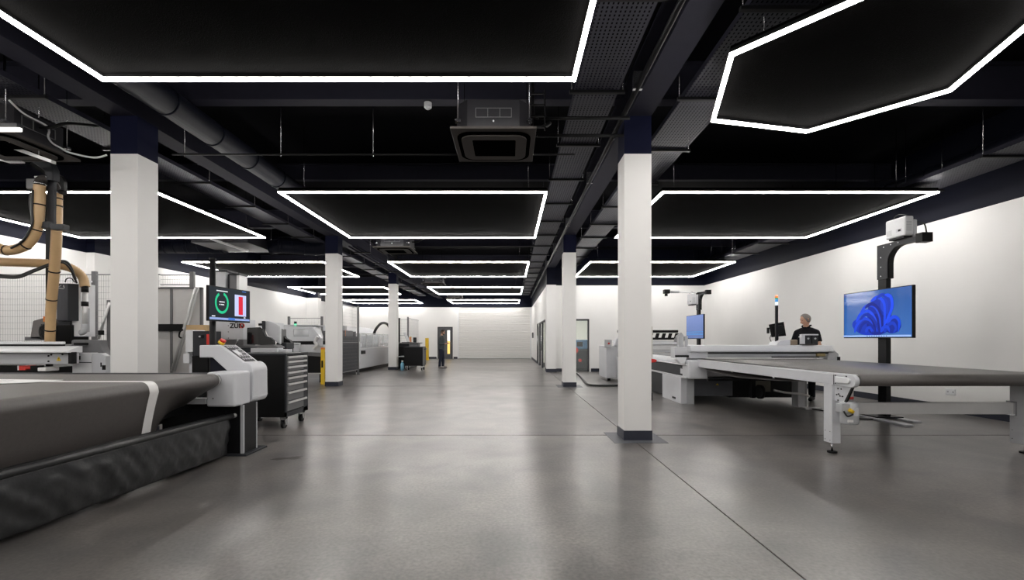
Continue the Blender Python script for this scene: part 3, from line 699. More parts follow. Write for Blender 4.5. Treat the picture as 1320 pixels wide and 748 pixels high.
P('cable_loop', tube(spline([(X(57, 6.85), 6.85, Z(419, 6.85)), (X(52, 6.85), 6.85, Z(422, 6.85)), (X(51, 6.85), 6.85, Z(430, 6.85)), (X(54, 6.85), 6.85, Z(438, 6.85))]), .012, 8), 'cable', rt)
# extraction pipe with elbow
ep = MB(); ep.cyl((X(109.5, 7), 7.0, Z(426, 7)), (X(109.5, 7), 7.0, Z(377, 7)), .033, 16)
P('steel_pipe', ep, 'alu', rt)
P('pipe_elbow', tube(spline([(X(109.5, 7), 7.0, Z(418, 7)), (X(109.3, 7), 7.0, Z(424, 7)), (X(107.5, 7), 7.0, Z(428, 7)), (X(104, 7), 7.0, Z(429, 7))]), .042, 14), 'grey', rt)
for a, b in ((369, 377), (389, 395)): P('hose_clamp', cyl((X(109.5, 7), 7.0, Z(b, 7)), (X(109.5, 7), 7.0, Z(a, 7)), .044, 16), 'black', rt)
def hose(pts, r, label, m='hose', ribs=True, straps=(), D_=None):
    h = T('extraction_hose', label, 'hose', pts[0]); pa = spline(pts, 10)
    P('hose_wall', tube(pa, r, 14), m, h)
    if ribs:
        rb = MB(); L = 0; nxt = 0
        for a, b in zip(pa, pa[1:]):
            l = (b-a).length
            while nxt < L+l:
                p = a+(b-a)*((nxt-L)/l); uu = (b-a).normalized()*.006; rb.tube([p-uu, p+uu], r+.0045, 12, caps=False); nxt += .028
            L += l
        P('ribs', rb, m, h, kind='stuff')
    for k in straps:
        p = pa[int(k*(len(pa)-1))]; q = pa[min(int(k*(len(pa)-1))+1, len(pa)-1)]; uu = (q-p).normalized()*.008
        P('cable_tie', tube([p-uu, p+uu], r+.009, 14), 'black', h)
    return h
def pp3(px, py, D): return (X(px, D), D, Z(py, D))
hose([pp3(51, 240, 6.3), pp3(50.5, 262, 6.3), pp3(49, 285, 6.3), pp3(44, 303, 6.3), pp3(33, 316, 6.3), pp3(18, 322, 6.3), pp3(4, 322, 6.3), pp3(-16, 314, 6.3)], .062, 'tan ribbed hose curving down from the black arm to the left edge', straps=(.16, .38, .58, .82))
hose([pp3(73.5, 250, 6.45), pp3(73, 300, 6.45), pp3(70, 350, 6.6), pp3(66, 395, 6.75), pp3(64.5, 441, 6.85)], .058, 'tan ribbed hose running straight down to the cutting machine', straps=(.06, .12, .5, .72, .9))
hose([pp3(-30, 336, 6.6), pp3(5, 338, 6.6), pp3(40, 339, 6.7), pp3(68, 340.5, 6.8), pp3(92, 346, 6.9), pp3(106, 357, 7.0), pp3(109.5, 370, 7.0)], .058, 'tan ribbed hose arching sideways into the steel pipe')
cbu = T('cable_bundle', 'black cables drooping along the horizontal tan hose', 'cable', pp3(0, 355, 6.5))
P('cable_run', tube(spline([pp3(-20, 353, 6.5), pp3(0, 355, 6.5), pp3(22, 356.5, 6.5), pp3(45, 348, 6.55), pp3(75, 337.5, 6.65), pp3(88, 340, 6.75), pp3(97, 360, 6.9)]), .02, 8), 'cable', cbu)
P('cable_run', tube(spline([pp3(-20, 356, 6.48), pp3(0, 357.5, 6.48), pp3(24, 358, 6.48), pp3(47, 349, 6.53), pp3(77, 338.5, 6.6), pp3(90, 346, 6.75), pp3(99, 365, 6.9)]), .014, 8), 'cable', cbu)
P('small_loop', tube(spline([pp3(84, 364, 7), pp3(86, 359.5, 7), pp3(92, 359, 7), pp3(96, 364, 7)]), .008, 6), 'cable', cbu)
hm = T('hose_mast', 'dark grey bent arm and mast holding the tan hoses', 'mast', (X(66, 6.38), 6.38, 0))
P('mast_plate', pbx(60.5, 69.5, 228, 292, 6.36, 6.4), 'dgrey', hm, .004)
P('mast_post', box(X(60.5, 7.0), X(66, 7.0), 6.98, 7.03, .9, Z(290, 7.0)), 'black', hm)
P('cross_bracket', box(X(55, 6.4), X(72, 6.4), 6.30, 6.44, Z(296, 6.4), Z(288, 6.4)), 'dgrey', hm, .004); P('cross_bracket_end', box(X(70, 6.2), X(86, 6.2), 6.15, 6.24, Z(297, 6.2), Z(290, 6.2)), 'dgrey', hm, .004)
am = [pp3(22, 196, 6.0), pp3(48, 210, 6.15), pp3(60, 216, 6.3), pp3(67, 228, 6.4)]
poly_ = [(X(21, 6.3), Z(195, 6.3)), (X(22, 6.3), Z(189, 6.3)), (X(52, 6.3), Z(203, 6.3)), (X(64, 6.3), Z(210, 6.3)), (X(68, 6.3), Z(218, 6.3)), (X(68, 6.3), Z(232, 6.3)), (X(60, 6.3), Z(232, 6.3)), (X(57, 6.3), Z(220, 6.3)), (X(46, 6.3), Z(212, 6.3))]
P('bent_arm', prism(poly_, 'y', 6.3, 6.4), 'dgrey', hm, .006)
P('bent_arm', prism([(p[0]-.28, p[1]-.02) for p in poly_], 'y', 6.75, 6.8), 'black', hm)
P('trolley_box', pbx(33, 45, 230, 243, 6.25, 6.4), 'mgrey', hm, .012); P('clamp_bar', pbx(44, 62, 227, 229, 6.3, 6.34), 'alu', hm)
P('swivel_joint', tube(spline([pp3(51, 241, 6.3), pp3(51, 234, 6.3), pp3(56, 231, 6.32), pp3(62, 233, 6.35)]), .055, 14), 'acw', hm)
P('swivel_joint', tube(spline([pp3(73.5, 251, 6.45), pp3(72, 242, 6.45), pp3(68, 236, 6.45), pp3(63, 234, 6.42)]), .05, 14), 'acw', hm)
P('hose_clip', cyl(pp3(51.5, 238, 6.3), pp3(51.5, 236, 6.3), .068, 16), 'steel', hm); P('hose_clip', cyl(pp3(73.5, 250, 6.45), pp3(73.5, 247.5, 6.45), .063, 16), 'steel', hm)
P('clip_knob', cyl(pp3(78, 247, 6.4), pp3(84, 249, 6.4), .035, 10), 'black', hm)
P('tie_line', tube(spline([pp3(39, 245, 6.25), pp3(38.5, 265, 6.25), pp3(41, 285, 6.25), pp3(36, 303, 6.25), pp3(20, 318, 6.25)]), .008, 6), 'cable', hm)
P('tie_line', tube(spline([pp3(42, 245, 6.22), pp3(41, 270, 6.22), pp3(41, 290, 6.22), pp3(30, 310, 6.22), pp3(14, 320, 6.22)]), .014, 6), 'cable', hm)
# overhead rail the arm hangs on
ov = T('overhead_rail', 'aluminium track under the left cassette unit carrying the hose arm', 'rail', (-6.2, 5.8, 3.4))
P('rail_bar', prism([pp3(-10, 178, 5.6)[::2], pp3(66, 206, 5.6)[::2], pp3(66, 210, 5.6)[::2], pp3(-10, 183, 5.6)[::2]], 'y', 5.6, 5.66), 'alu', ov)
P('rail_end', tube(spline([pp3(0, 172, 5.4), pp3(10, 174, 5.4), pp3(15, 178, 5.4), pp3(14, 182, 5.4), pp3(9, 181, 5.4)]), .018, 8), 'alu', ov)
P('rail_bar', prism([pp3(-10, 201, 6.0)[::2], pp3(12, 207, 6.0)[::2], pp3(27, 207, 6.0)[::2], pp3(27, 209, 6.0)[::2], pp3(8, 209, 6.0)[::2], pp3(-10, 204, 6.0)[::2]], 'y', 6.0, 6.05), 'alu', ov)
for px in (5, 50): P('hanging_rod', cyl(pp3(px, 182 if px < 20 else 200, 5.63), (X(px, 5.63), 5.63, ZC), .006, 6), 'steel', ov)

# ============ SAFETY FENCES ============
def fence(x0, x1, D, zt, zb, posts, label, pitch=.044, hp=.11, ax='x', fill=0):
    f = T('mesh_fence', label, 'fence', ((x0+x1)/2, D, 0) if ax == 'x' else (D, (x0+x1)/2, 0), 'wire mesh machine guard fences')
    def q(a0, a1, d0, d1, z0, z1, mb): return mb.box(a0, a1, D+d0, D+d1, z0, z1) if ax == 'x' else mb.box(D+d0, D+d1, a0, a1, z0, z1)
    for z in (zt-.02, zb, (zt+zb)/2-.15): P('rail', q(x0, x1, -.01, .01, z, z+.02, MB()), 'wire', f)
    wm = MB(); a = x0+pitch
    while a < x1: q(a-.0012, a+.0012, -.0015, .0015, zb, zt, wm); a += pitch
    z = zb+hp
    while z < zt: q(x0, x1, -.005, -.001, z-.0018, z+.0018, wm); z += hp
    P('wire_mesh', wm, 'wire', f, kind='stuff')
    for p in posts:
        b = P('post', q(p-.035, p+.035, -.03, .03, 0, zt+.05, MB()), 'mgrey', f)
        P('foot', q(p-.07, p+.07, -.06, .06, 0, .012, MB()), 'mgrey', b)
    return f
D = 8.5
fz = Z(353.5, D)
f1 = fence(-10.4, X(207, D), D, fz, .18, (X(122, D), -9.9), 'grey wire mesh fence behind the router table, left of first column')
P('post_clip', box(X(117, D), X(121, D), D-.05, D-.03, Z(364.5, D), Z(362.5, D)), 'white', f1); P('post_clip', box(X(117, D), X(121, D), D-.05, D-.03, Z(372, D), Z(370, D)), 'white', f1)
D = 8.7
f2 = fence(X(207, D), X(248, D), D, Z(354, D), Z(368, D), (X(248, D),), 'short grey wire mesh fence between first column and status monitor')
# grey framed guard door with diagonal brace
gd = T('guard_door', 'grey framed sliding guard panel with black bar behind first column', 'guard panel', (X(230, 8.4), 8.4, 0))
D = 8.4; zt = Z(370.5, D)
P('top_rail', box(X(190, D), X(260, D), D, D+.05, zt-.03, zt), 'mgrey', gd)
for a, b in ((219, 222), (257.5, 260), (190, 192)): P('upright', box(X(a, D), X(b, D), D, D+.05, 0, zt), 'mgrey', gd)
for a, b in ((192, 219), (222, 257.5)): P('panel', box(X(a, D), X(b, D), D+.015, D+.025, .1, zt-.03), 'poly', gd)
P('black_bar', box(X(190, D), X(236, D), D-.03, D-.001, Z(427, D), Z(418, D)), 'black', gd)
P('diagonal_brace', tube([pp3(252, 371, 8.36), pp3(221.5, 479, 8.30)], .022, 8), 'alu', gd)
P('diagonal_brace', tube([pp3(256, 371, 8.38), pp3(225, 479, 8.32)], .016, 8), 'alu', gd)
P('brace_handle', tube(spline([pp3(236, 425, 8.25), pp3(232, 428, 8.22), pp3(231, 434, 8.22), pp3(234, 436, 8.25)]), .014, 8), 'black', gd)
lw = T('leaning_frame', 'grey upright with silver diagonal stay left of first column', 'frame', (X(140, 8.4), 8.4, 0))
P('upright', pbx(137.5, 143.5, 387, 480, 8.4, 8.45), 'mgrey', lw); P('stay', tube([pp3(141, 390, 8.36), pp3(127, 437, 8.36)], .022, 8), 'alu', lw); P('stay_clip', pbx(126, 131, 426, 432, 8.3, 8.36), 'black', lw, .008)
rr_ = T('red_reel', 'red and black reel beside the first column foot of the router table', 'reel', pp3(141, 462, 6.9))
P('reel_disc', cyl(pp3(142, 462, 7.1), pp3(146, 462, 7.0), .065, 20), 'red', rr_); P('reel_base', pbx(137, 146, 466, 480, 7.02, 7.15), 'black', rr_)

# ============ ELECTRIC CABINET + OTHER CUTTERS ON THE LEFT ============
ec = T('control_cabinet', 'white and charcoal control box with red isolator beside the guard panel', 'control box', (X(255, 7.3), 7.3, 0))
P('white_side', pbx(239, 248.5, 425.5, 454, 7.3, 7.6), 'white', ec, .006); bxo = P('charcoal_case', pbx(248.5, 270, 427, 459, 7.3, 7.6), 'dgrey', ec, .006)
P('isolator_handle', pbx(266, 269.5, 431, 444.5, 7.27, 7.3), 'red', bxo, .004, label='red isolator handle'); P('meter', pbx(255, 261, 432, 436, 7.28, 7.3), 'black', bxo); P('meter_lens', pbx(256, 258, 433, 435, 7.27, 7.28), 'white', bxo)
P('support', box(X(244, 7.4), X(247.5, 7.4), 7.4, 7.5, 0, Z(454, 7.4)), 'white', ec); P('lower_case', box(X(247.5, 7.35), X(268, 7.35), 7.35, 7.6, .0, Z(459, 7.35)), 'black', ec)
P('small_box', pbx(236, 244, 456, 468.5, 7.35, 7.5), 'white', ec, .006); P('small_box', pbx(239, 243, 453, 457, 7.36, 7.45), 'white', ec, .006)
cbx = T('cardboard_box', 'brown cardboard box on top of the charcoal control box', 'box', pp3(252, 426, 7.35)); P('carton', pbx(240, 265, 419, 426, 7.65, 7.8), 'card', cbx); P('flap', pbx(262, 265.5, 419.5, 427, 7.6, 7.65), 'card', cbx); P('carton_base', pbx(240, 265, 426, 445, 7.66, 7.8), 'card', cbx)
# tall white cutter
tw = T('cutting_machine', 'tall white digital cutter with black hood and grey fin behind the tool cabinet', 'machine', (-4.9, 8.4, 0))
D = 8.2
P('left_tower', box(X(276, D), X(290.5, D), D, D+.3, 0, Z(349.5, D)), 'lgrey', tw, .006)
P('tower_channel', box(X(291, D), X(296, D), D+.06, D+.28, .6, Z(353, D)), 'dgrey', tw)
P('right_tower', box(X(296, D), X(305, D), D, D+.25, .6, Z(353.5, D)), 'mgrey', tw, .004); P('tower_edge', box(X(305, D), X(308.5, D), D, D+.25, .6, Z(354, D)), 'alu', tw)
P('tower_cap', box(X(276, D), X(294, D), D-.02, D+.3, Z(350.5, D), Z(348.5, D)), 'dgrey', tw)
P('tower_cap', box(X(296, D), X(309.5, D), D-.02, D+.25, Z(354.8, D), Z(353, D)), 'dgrey', tw)
hd = P('head_box', box(X(292, D), X(317.5, D), D-.1, D+.3, Z(438, D), Z(412, D)), 'lgrey', tw, .01)
for py in (420, 428, 436): P('screw', cyl((X(294.5, D-.1), D-.106, Z(py, D-.1)), (X(294.5, D-.1), D-.1, Z(py, D-.1)), .008, 8), 'dgrey', hd)
zt_l = Z(420.5, D-.1)
text(hd, 'ZÜN', .115, (X(305, 8.09), 8.094, zt_l), FACE_Y, 'black', bold=.003); text(hd, 'D', .115, (X(312.2, 8.09), 8.094, zt_l), FACE_Y, 'red', bold=.003)
P('head_shadow_recess', box(X(292, D), X(317, D), D-.08, D+.3, Z(446, D), Z(438, D)), 'mgrey', tw)
def hoodpoly(pts, D): return [(X(a, D), Z(b, D)) for a, b in pts]
D = 7.9
P('black_hood', prism(hoodpoly([(318, 444), (318, 422.5), (334, 422), (338.5, 424.5), (340, 430), (342, 433.5), (348, 435.5), (352, 439), (352.5, 446)], D), 'y', D, D+.08), mat('gloss_black', (.006, .006, .007), .12, coat=.5), tw, .01)
P('grey_fin', prism(hoodpoly([(338.5, 424), (338.5, 414), (341, 413.7), (347, 415), (353, 418), (357.5, 421), (357.5, 444), (352.5, 441), (350, 436), (342, 433), (340, 429)], D), 'y', D+.09, D+.15), 'lgrey', tw, .008)
P('fin_edge', pbx(337.5, 339.5, 413.8, 428, D+.03, D+.1), 'dgrey', tw); P('sensor', pbx(333, 338, 417, 420, D+.05, D+.1), 'black', tw)
P('bridge', box(X(318, D), X(340, D), D+.4, D+.7, Z(424, D), Z(415, D)), 'lgrey', tw, .004)
P('table_top', prism(hoodpoly([(301, 448), (303, 446), (352, 444.5), (358, 447.5), (358, 449)], 7.8), 'y', 7.8, 8.05), 'mgrey', tw, .004)
P('front_strip', pbx(323, 357, 449, 455.5, 7.78, 8.0), 'lgrey', tw, .004); P('front_strip_dark', pbx(302, 323, 448.5, 456, 7.79, 8.0), 'dgrey', tw, .004)
P('machine_body', box(-5.3, X(350, 7.9), 7.9, 8.3, .12, Z(455, 7.8)), 'black', tw)
P('machine_feet', box(-5.2, X(345, 7.9), 8.0, 8.25, 0, .12), 'blackm', tw)
P('latch_lever', tube(spline([pp3(303, 446, 7.7), pp3(306, 441, 7.7), pp3(306, 437, 7.7)]), .014, 8), 'steel', tw)
P('tool_carriage', pbx(358, 362, 425, 443, 8.2, 8.4), 'mgrey', tw, .004); P('carriage_block', pbx(356, 369, 442, 450, 8.1, 8.4), 'dgrey', tw, .01)
P('curved_guard', prism(hoodpoly([(361, 424), (363.5, 426), (365, 432), (367, 436), (373, 439), (375, 443), (375, 455), (365, 455), (364, 440), (361, 436)], 8.3), 'y', 8.3, 8.4), 'black', tw, .006)
P('red_knob', cyl(pp3(369, 448, 8.28), pp3(369, 448, 8.2), .035, 14), 'red', tw)
P('rail_end', pbx(357, 368, 450.5, 455, 7.85, 8.1), 'lgrey', tw, .004)
# machine 4
m4 = T('cutting_machine', 'low grey digital cutter with windowed slanted cover left of the second column', 'machine', (-6.5, 14.2, 0))
D = 13.9
def q4(a, b, c, d, y0=D, y1=D+.5): return box(X(a, D), X(b, D), y0, y1, Z(d, D), Z(c, D))
cvm = MB()
for a, b, c, d in ((345, 416, 438, 440.5), (345, 359.5, 419, 438), (369, 377, 424, 434), (400, 403, 424, 434)): pass
# cover with real window openings: strips round them
cv4 = MB(); cv4.prism(hoodpoly([(350, 418.5), (403, 422.5), (404, 424.5), (350, 424.5)], D), 'y', D, D+.04)
cv4.box(X(350, D), X(358, D), D, D+.04, Z(434, D), Z(424.5, D)); cv4.box(X(369, D), X(378, D), D, D+.04, Z(434, D), Z(424.5, D))
cv4.prism(hoodpoly([(398, 424.5), (404, 424.5), (412, 434), (398, 434)], D), 'y', D, D+.04); cv4.prism(hoodpoly([(350, 434), (412, 434), (416, 440), (350, 440)], D), 'y', D, D+.04)
P('cover_front', cv4, 'lgrey', m4)
P('cover_end', MB().add([(X(403, D), D, Z(422.5, D)), (X(416, D), D, Z(440, D)), (X(416.5, 15), 15, Z(434, 15)), (X(412, 15), 15, Z(419, 15))], [(0, 1, 2, 3)]), 'white', m4)
P('cover_roof', prism([(D+.04, Z(418.7, D)), (15.2, Z(418.7, D)), (15.2, Z(419.5, D)), (D+.04, Z(419.5, D))], 'x', X(350, D), X(403, D)), 'lgrey', m4)
P('window_pane', box(X(358, D), X(398, D), D+.015, D+.02, Z(434, D), Z(424.5, D)), 'hood', m4)
P('window_frame_bar', q4(383, 388, 424.5, 433, D+.05, D+.1), 'grey', m4); P('inner_rail', q4(350, 405, 431.5, 434, D+.1, D+.25), 'black', m4)
P('black_gap', q4(365, 416, 440, 444.5, D+.1, 15.2), 'black', m4)
P('white_table', q4(350, 417, 444.5, 454, D, 15.3), 'lgrey', m4, .01)
P('side_handle', tube([pp3(376, 443, D-.1), pp3(386.5, 443, D-.1), pp3(387, 456, D-.1)], .03, 8), 'lgrey', m4)
P('sloped_bench', prism(hoodpoly([(376, 454), (416, 455.5), (416, 460), (388, 458)], D), 'y', D-.05, D+.3), 'mgrey', m4)
P('latch', tube(spline([pp3(404, 450, D-.1), pp3(408, 445, D-.1), pp3(406, 440, D-.1), pp3(410, 434, D-.1)]), .05, 8), 'alu', m4); P('motor_cover', pbx(406, 416, 436, 447, D-.05, D), 'lgrey', m4, .03)
P('black_front', q4(376, 416, 459, 481, D, 15.2), 'black', m4, .01); P('stretcher', q4(376, 416, 481, 482.2, D-.02, D+.04), 'alu', m4)
P('feet', (lambda b: (b.box(X(380, D), X(384, D), D+.1, D+.3, 0, Z(481, D)), b.box(X(410, D), X(414, D), D+.1, D+.3, 0, Z(481, D)), b)[-1])(MB()), 'blackm', m4)
stl = T('stack_light', 'small green and black stack light on the slanted grey cover', 'stack light', pp3(380, 421, 14.1))
P('black_segment', pbx(379, 381.5, 414.5, 417.5, 14.1, 14.16), 'black', stl); P('green_segment', pbx(379, 381.5, 417.5, 420.5, 14.1, 14.16), emit('lamp_green', (.1, .8, .45), 1.2), stl)
fence(X(372.5, 16.2), X(415, 16.2), 16.2, Z(410, 16.2), .5, (X(372.5, 16.2), X(415, 16.2)), 'grey wire mesh fence behind the low grey cutter', .06, .14)
yp = T('guard_post', 'thin yellow light guard post against the second column', 'post', (X(414.5, 13.7), 13.7, 0)); D = 13.4
P('post_body', box(X(413.5, D), X(417.5, D), D, D+.09, 0, Z(450.5, D)), 'yellow', yp); P('post_cap', box(X(413.5, D), X(417.5, D), D, D+.09, Z(450.5, D), Z(448.3, D)), 'orange', yp); P('sensor_block', box(X(414.5, D), X(416.5, D), D-.02, D, Z(474, D), Z(465, D)), 'black', yp)
# fenced bay (runs along the aisle)
f5 = fence(15.5, 17.2, -5.63, 2.5, .18, (15.5, 17.2), 'tall wire mesh fence standing along the aisle past second column', .05, .12, 'y')
P('dark_infill', box(-5.66, -5.64, 15.55, 17.15, .2, 1.42), 'dgrey', f5)
sl = T('wall_shelf', 'grey shelf unit with a dark box behind the aisle fence', 'shelf', (-6.0, 16.5, 0))
P('shelf_board', box(-6.3, -5.7, 15.6, 17.2, 1.37, 1.4), 'mgrey', sl); P('shelf_board', box(-6.3, -5.7, 15.6, 17.2, .9, .93), 'mgrey', sl)
for y in (15.6, 17.15): P('side_post', box(-6.3, -5.7, y, y+.04, 0, 1.6), 'mgrey', sl)
bb = T('storage_box', 'dark box with orange edge on the grey shelf behind aisle fence', 'box', (-5.95, 16.3, 1.4)); P('box_body', box(-6.2, -5.72, 16.1, 16.9, 1.405, 1.62), 'mgrey', bb); P('box_edge', box(-5.73, -5.715, 16.1, 16.14, 1.405, 1.62), 'orange', bb)
# machine 5
m5 = T('cutting_machine', 'long pale grey cutter with clear hood between second and third columns', 'machine', (-7.0, 20.5, 0))
P('base_panel', box(-8.4, -5.92, 18.3, 23.6, .14, .92), 'lgrey', m5, .02); P('plinth', box(-8.3, -6.0, 18.4, 23.5, 0, .14), 'black', m5)
P('edge_strip', box(-8.4, -5.9, 18.28, 23.6, .92, .97), 'white', m5, .005)
P('clear_hood', box(-6.5, -5.95, 18.4, 23.5, .98, 1.55), 'hood', m5)
hf = MB(); 
for z in (.98, 1.54): hf.box(-5.96, -5.93, 18.4, 23.5, z, z+.02)
for k in range(7): y = 18.4+k*.845; hf.box(-5.96, -5.93, y, y+.03, .98, 1.55)
P('hood_frame', hf, 'alu', m5)
P('curved_cover', prism([(-8.3, .97), (-8.3, 1.85), (-7.0, 1.88), (-6.75, 1.78), (-6.45, 1.5), (-6.4, .97)], 'y', 18.5, 23.0), 'lgrey', m5, .02)
P('end_cap', prism([(-6.4, .97), (-6.4, 1.25), (-6.25, 1.5), (-6.05, 1.5), (-5.93, 1.1), (-5.93, .97)], 'y', 18.35, 18.6), 'lgrey', m5, .01)
P('control_box', box(-6.9, -6.5, 18.2, 18.5, 1.3, 1.85), 'grey', m5, .01)
P('inner_gantry', box(-6.3, -6.0, 19, 23, 1.05, 1.15), 'white', m5)
P('energy_chain', tube(spline([(-6.1, 20.8, 1.55), (-6.05, 21.0, 1.8), (-6.0, 21.6, 2.05), (-6.0, 22.5, 2.08), (-6.0, 23.1, 1.9), (-6.0, 23.2, 1.5)]), .06, 10), 'black', m5)
P('side_grip', box(-5.92, -5.88, 18.45, 18.9, .72, .86), 'black', m5)
# kiosk beside third column
ks = T('operator_desk', 'black operator desk with open laptop beside third column', 'desk', (-4.9, 21.5, 0))
P('desk_body', box(-5.1, -4.45, 20.6, 22.2, 0, .98), 'black', ks, .01); P('desk_top', box(-5.2, -4.2, 20.5, 22.3, 1.12, 1.16), 'mgrey', ks, .005); P('desk_riser', box(-5.1, -4.5, 20.7, 22.1, .98, 1.12), 'dgrey', ks)
P('side_shelf', box(-4.8, -4.2, 20.0, 20.6, .55, .58), 'white', ks)
lt_ = T('laptop', 'open grey laptop on the black operator desk', 'laptop', (-4.75, 21.2, 1.16)); P('laptop_base', box(-4.9, -4.5, 21.0, 21.5, 1.165, 1.19), 'dgrey', lt_); P('laptop_screen', MB().add([(-4.62, 20.95, 1.2), (-4.62, 21.5, 1.2), (-4.8, 21.5, 1.62), (-4.8, 20.95, 1.62), (-4.64, 20.95, 1.2), (-4.64, 21.5, 1.2), (-4.82, 21.5, 1.62), (-4.82, 20.95, 1.62)], [(0,1,2,3),(7,6,5,4),(0,4,5,1),(3,2,6,7),(0,3,7,4),(1,5,6,2)]), 'grey', lt_)
hs = T('desk_handset', 'small black device beside the laptop', 'device', (-4.35, 21.3, 1.16)); P('handset_body', box(-4.42, -4.3, 21.2, 21.4, 1.165, 1.4), 'black', hs, .01); P('handset_face', box(-4.40, -4.32, 21.19, 21.2, 1.2, 1.38), 'dgrey', hs)
f6 = fence(22.4, 25, -4.92, 2.35, .18, (22.4,), 'mesh fence screen with black edge behind the operator desk', .06, .14, 'y')
f7 = fence(X(513.5, 22.2), X(527, 22.2), 22.2, Z(411.5, 22.2), 1.0, (X(526, 22.2),), 'narrow mesh fence screen beside third column', .05, .12)
P('black_edge', pbx(512.5, 515.5, 410, 442, 22.1, 22.15), 'black', f7)
op = T('guard_post', 'short orange post behind the operator desk', 'post', pp3(528.5, 447, 24)); P('post_body', box(X(527.5, 24), X(530, 24), 24, 24.1, 0, Z(435, 24)), 'orange', op); P('post_cap', box(X(527.5, 24), X(530, 24), 24, 24.1, Z(435, 24), Z(434, 24)), 'yellow', op)
ct = tool_cabinet(-4.42, -3.62, 19.4, 20.0, 1.0, .2, 4, 'small black tool trolley on castors beside third column', False)
P('push_handle', tube([(-3.6, 19.5, .9), (-3.55, 19.5, .9), (-3.55, 19.9, .9), (-3.6, 19.9, .9)], .02, 8), 'steel', ct)
P('side_trim', box(-3.64, -3.615, 19.38, 20.0, .22, .97), 'mgrey', ct)
tb = T('tool_box', 'small dark toolbox on top of the black trolley', 'toolbox', (-4.0, 19.7, 1.0)); P('toolbox_body', box(-4.2, -3.85, 19.5, 19.9, 1.003, 1.1), 'mgrey', tb, .01); P('toolbox_lid', box(-4.21, -3.84, 19.49, 19.91, 1.1, 1.14), 'dgrey', tb, .01)
bl = T('water_bottle', 'blue plastic bottle on floor beside the black trolley', 'bottle', (X(518.7, 19.6), 19.6, 0)); xx = X(518.7, 19.6)
P('bottle_body', tube([(xx, 19.6, 0), (xx, 19.6, .26), (xx, 19.6, .32), (xx, 19.6, .36)], [.08, .08, .05, .03], 14), mat('bottle_blue', (.25, .55, .75), .2), bl); P('bottle_cap', cyl((xx, 19.6, .36), (xx, 19.6, .42), .04, 12), 'paper', bl)
bo_ = T('bollard', 'yellow bollard on the floor before the far back wall', 'bollard', (X(550, 29.5), 29.5, 0)); xx = X(550.3, 29.5)
P('bollard_tube', box(xx-.1, xx+.1, 29.45, 29.65, 0, 1.4), 'yellow', bo_, .02); P('base_plate', box(xx-.14, xx+.14, 29.4, 29.7, 0, .02), 'yellow', bo_)

# ============ RIGHT: CONVEYOR CUTTER ============
cm = T('conveyor_cutter', 'large silver framed conveyor cutting machine with dark belt on the right', 'machine', (4.8, 8.5, 0))
XA, XB = 3.66, 5.95
def cprof(off=0):
    o = [(9.4, .93+off)]+[(y, .93+off) for y in (8, 7, 6, 5.2)]
    o += [(4.97-(.065+off)*math.sin(a), .865+(.065+off)*math.cos(a)) for a in [PI*i/12 for i in range(13)]]
    o += [(5.6, .79-off), (6.4, .73-off), (7.6, .68), (8.6, .72), (9.3, .78)]
    return o
pr = cprof(); m_ = MB(); n = len(pr)
m_.add([(x, p[0], p[1]) for x in (XA+.06, XB-.06) for p in pr], [(k, k+1, k+1+n, k+n) for k in range(n-1)], True)
bo = P('belt', m_, 'belt', cm); s_ = bo.modifiers.new('thick', 'SOLIDIFY'); s_.thickness = .004
def rail(x0, x1):
    pts = [(9.0, .905), (5.02, .925)]+[(4.985+.085*math.cos(a), .853+.072*math.sin(a)) for a in [PI/2+PI*i/10 for i in range(11)]]+[(5.3, .79), (9.0, .765)]
    return prism(pts, 'x', x0, x1)
r1 = P('side_rail', rail(XA, XA+.05), 'lgrey', cm, .006); P('side_rail', rail(XB-.05, XB), 'lgrey', cm, .006)
ep = [(5.18, .888), (5.0, .888)]+[(5.0+.033*math.cos(a), .855+.033*math.sin(a)) for a in [PI/2+PI*i/8 for i in range(9)]]+[(5.18, .822)]
P('end_cover', prism(ep, 'x', XA-.02, XA), 'white', r1, .006)
P('cover_seam', box(XA-.004, XA, 5.225, 5.232, .795, .915), 'dgrey', r1)
for y, z in ((5.2, .9), (5.2, .81), (5.03, .9)): P('bolt', cyl((XA-.008, y, z), (XA, y, z), .007, 8), 'dgrey', r1)
P('rail_lip', box(XA-.006, XA+.05, 5.05, 9.0, .905, .913), 'white', r1)
for y in (6.4, 7.6): P('lock_pin', cyl((XA-.02, y, .775), (XA, y, .775), .012, 8), 'alu', r1)
def leg(x0, x1, y0, y1, zb):
    l = P('leg', box(x0, x1, y0, y1, zb, .79), 'lgrey', cm, .004)
    xm, ym = (x0+x1)/2, (y0+y1)/2+.0
    P('levelling_stem', cyl((xm, ym, .015), (xm, ym, zb), .011, 10), 'steel', l); P('foot_disc', cyl((xm, ym, 0), (xm, ym, .018), .05, 20), 'black', l)
    bb_ = MB()
    for z in (.3, .2): 
        for y in (y0+.03, y1-.03): bb_.cyl((x0-.003, y, z-.05), (x0, y, z-.05), .005, 6)
    P('rivets', bb_, 'dgrey', l, kind='stuff'); return l
leg(XA+.0, XA+.1, 5.26, 5.40, .12); l2 = leg(XB-.1, XB+.0, 5.18, 5.42, .10)
P('leg_knee', prism([(5.18, .79), (5.26, .52), (5.26, .79)], 'x', XB-.09, XB-.02), 'blue', cm)
P('cross_bar', box(XA+.1, XB-.06, 5.36, 5.42, .435, .57), 'alu', cm, .003); P('cross_bar_clamp', box(XB-.12, XB-.05, 5.34, 5.44, .42, .585), 'steel', cm)
gp = P('gusset_plate', prism([(5.27, .79), (5.0, .79), (5.13, .585), (5.27, .615)], 'x', XA+.03, XA+.04), 'lgrey', cm)
sm_ = MB()
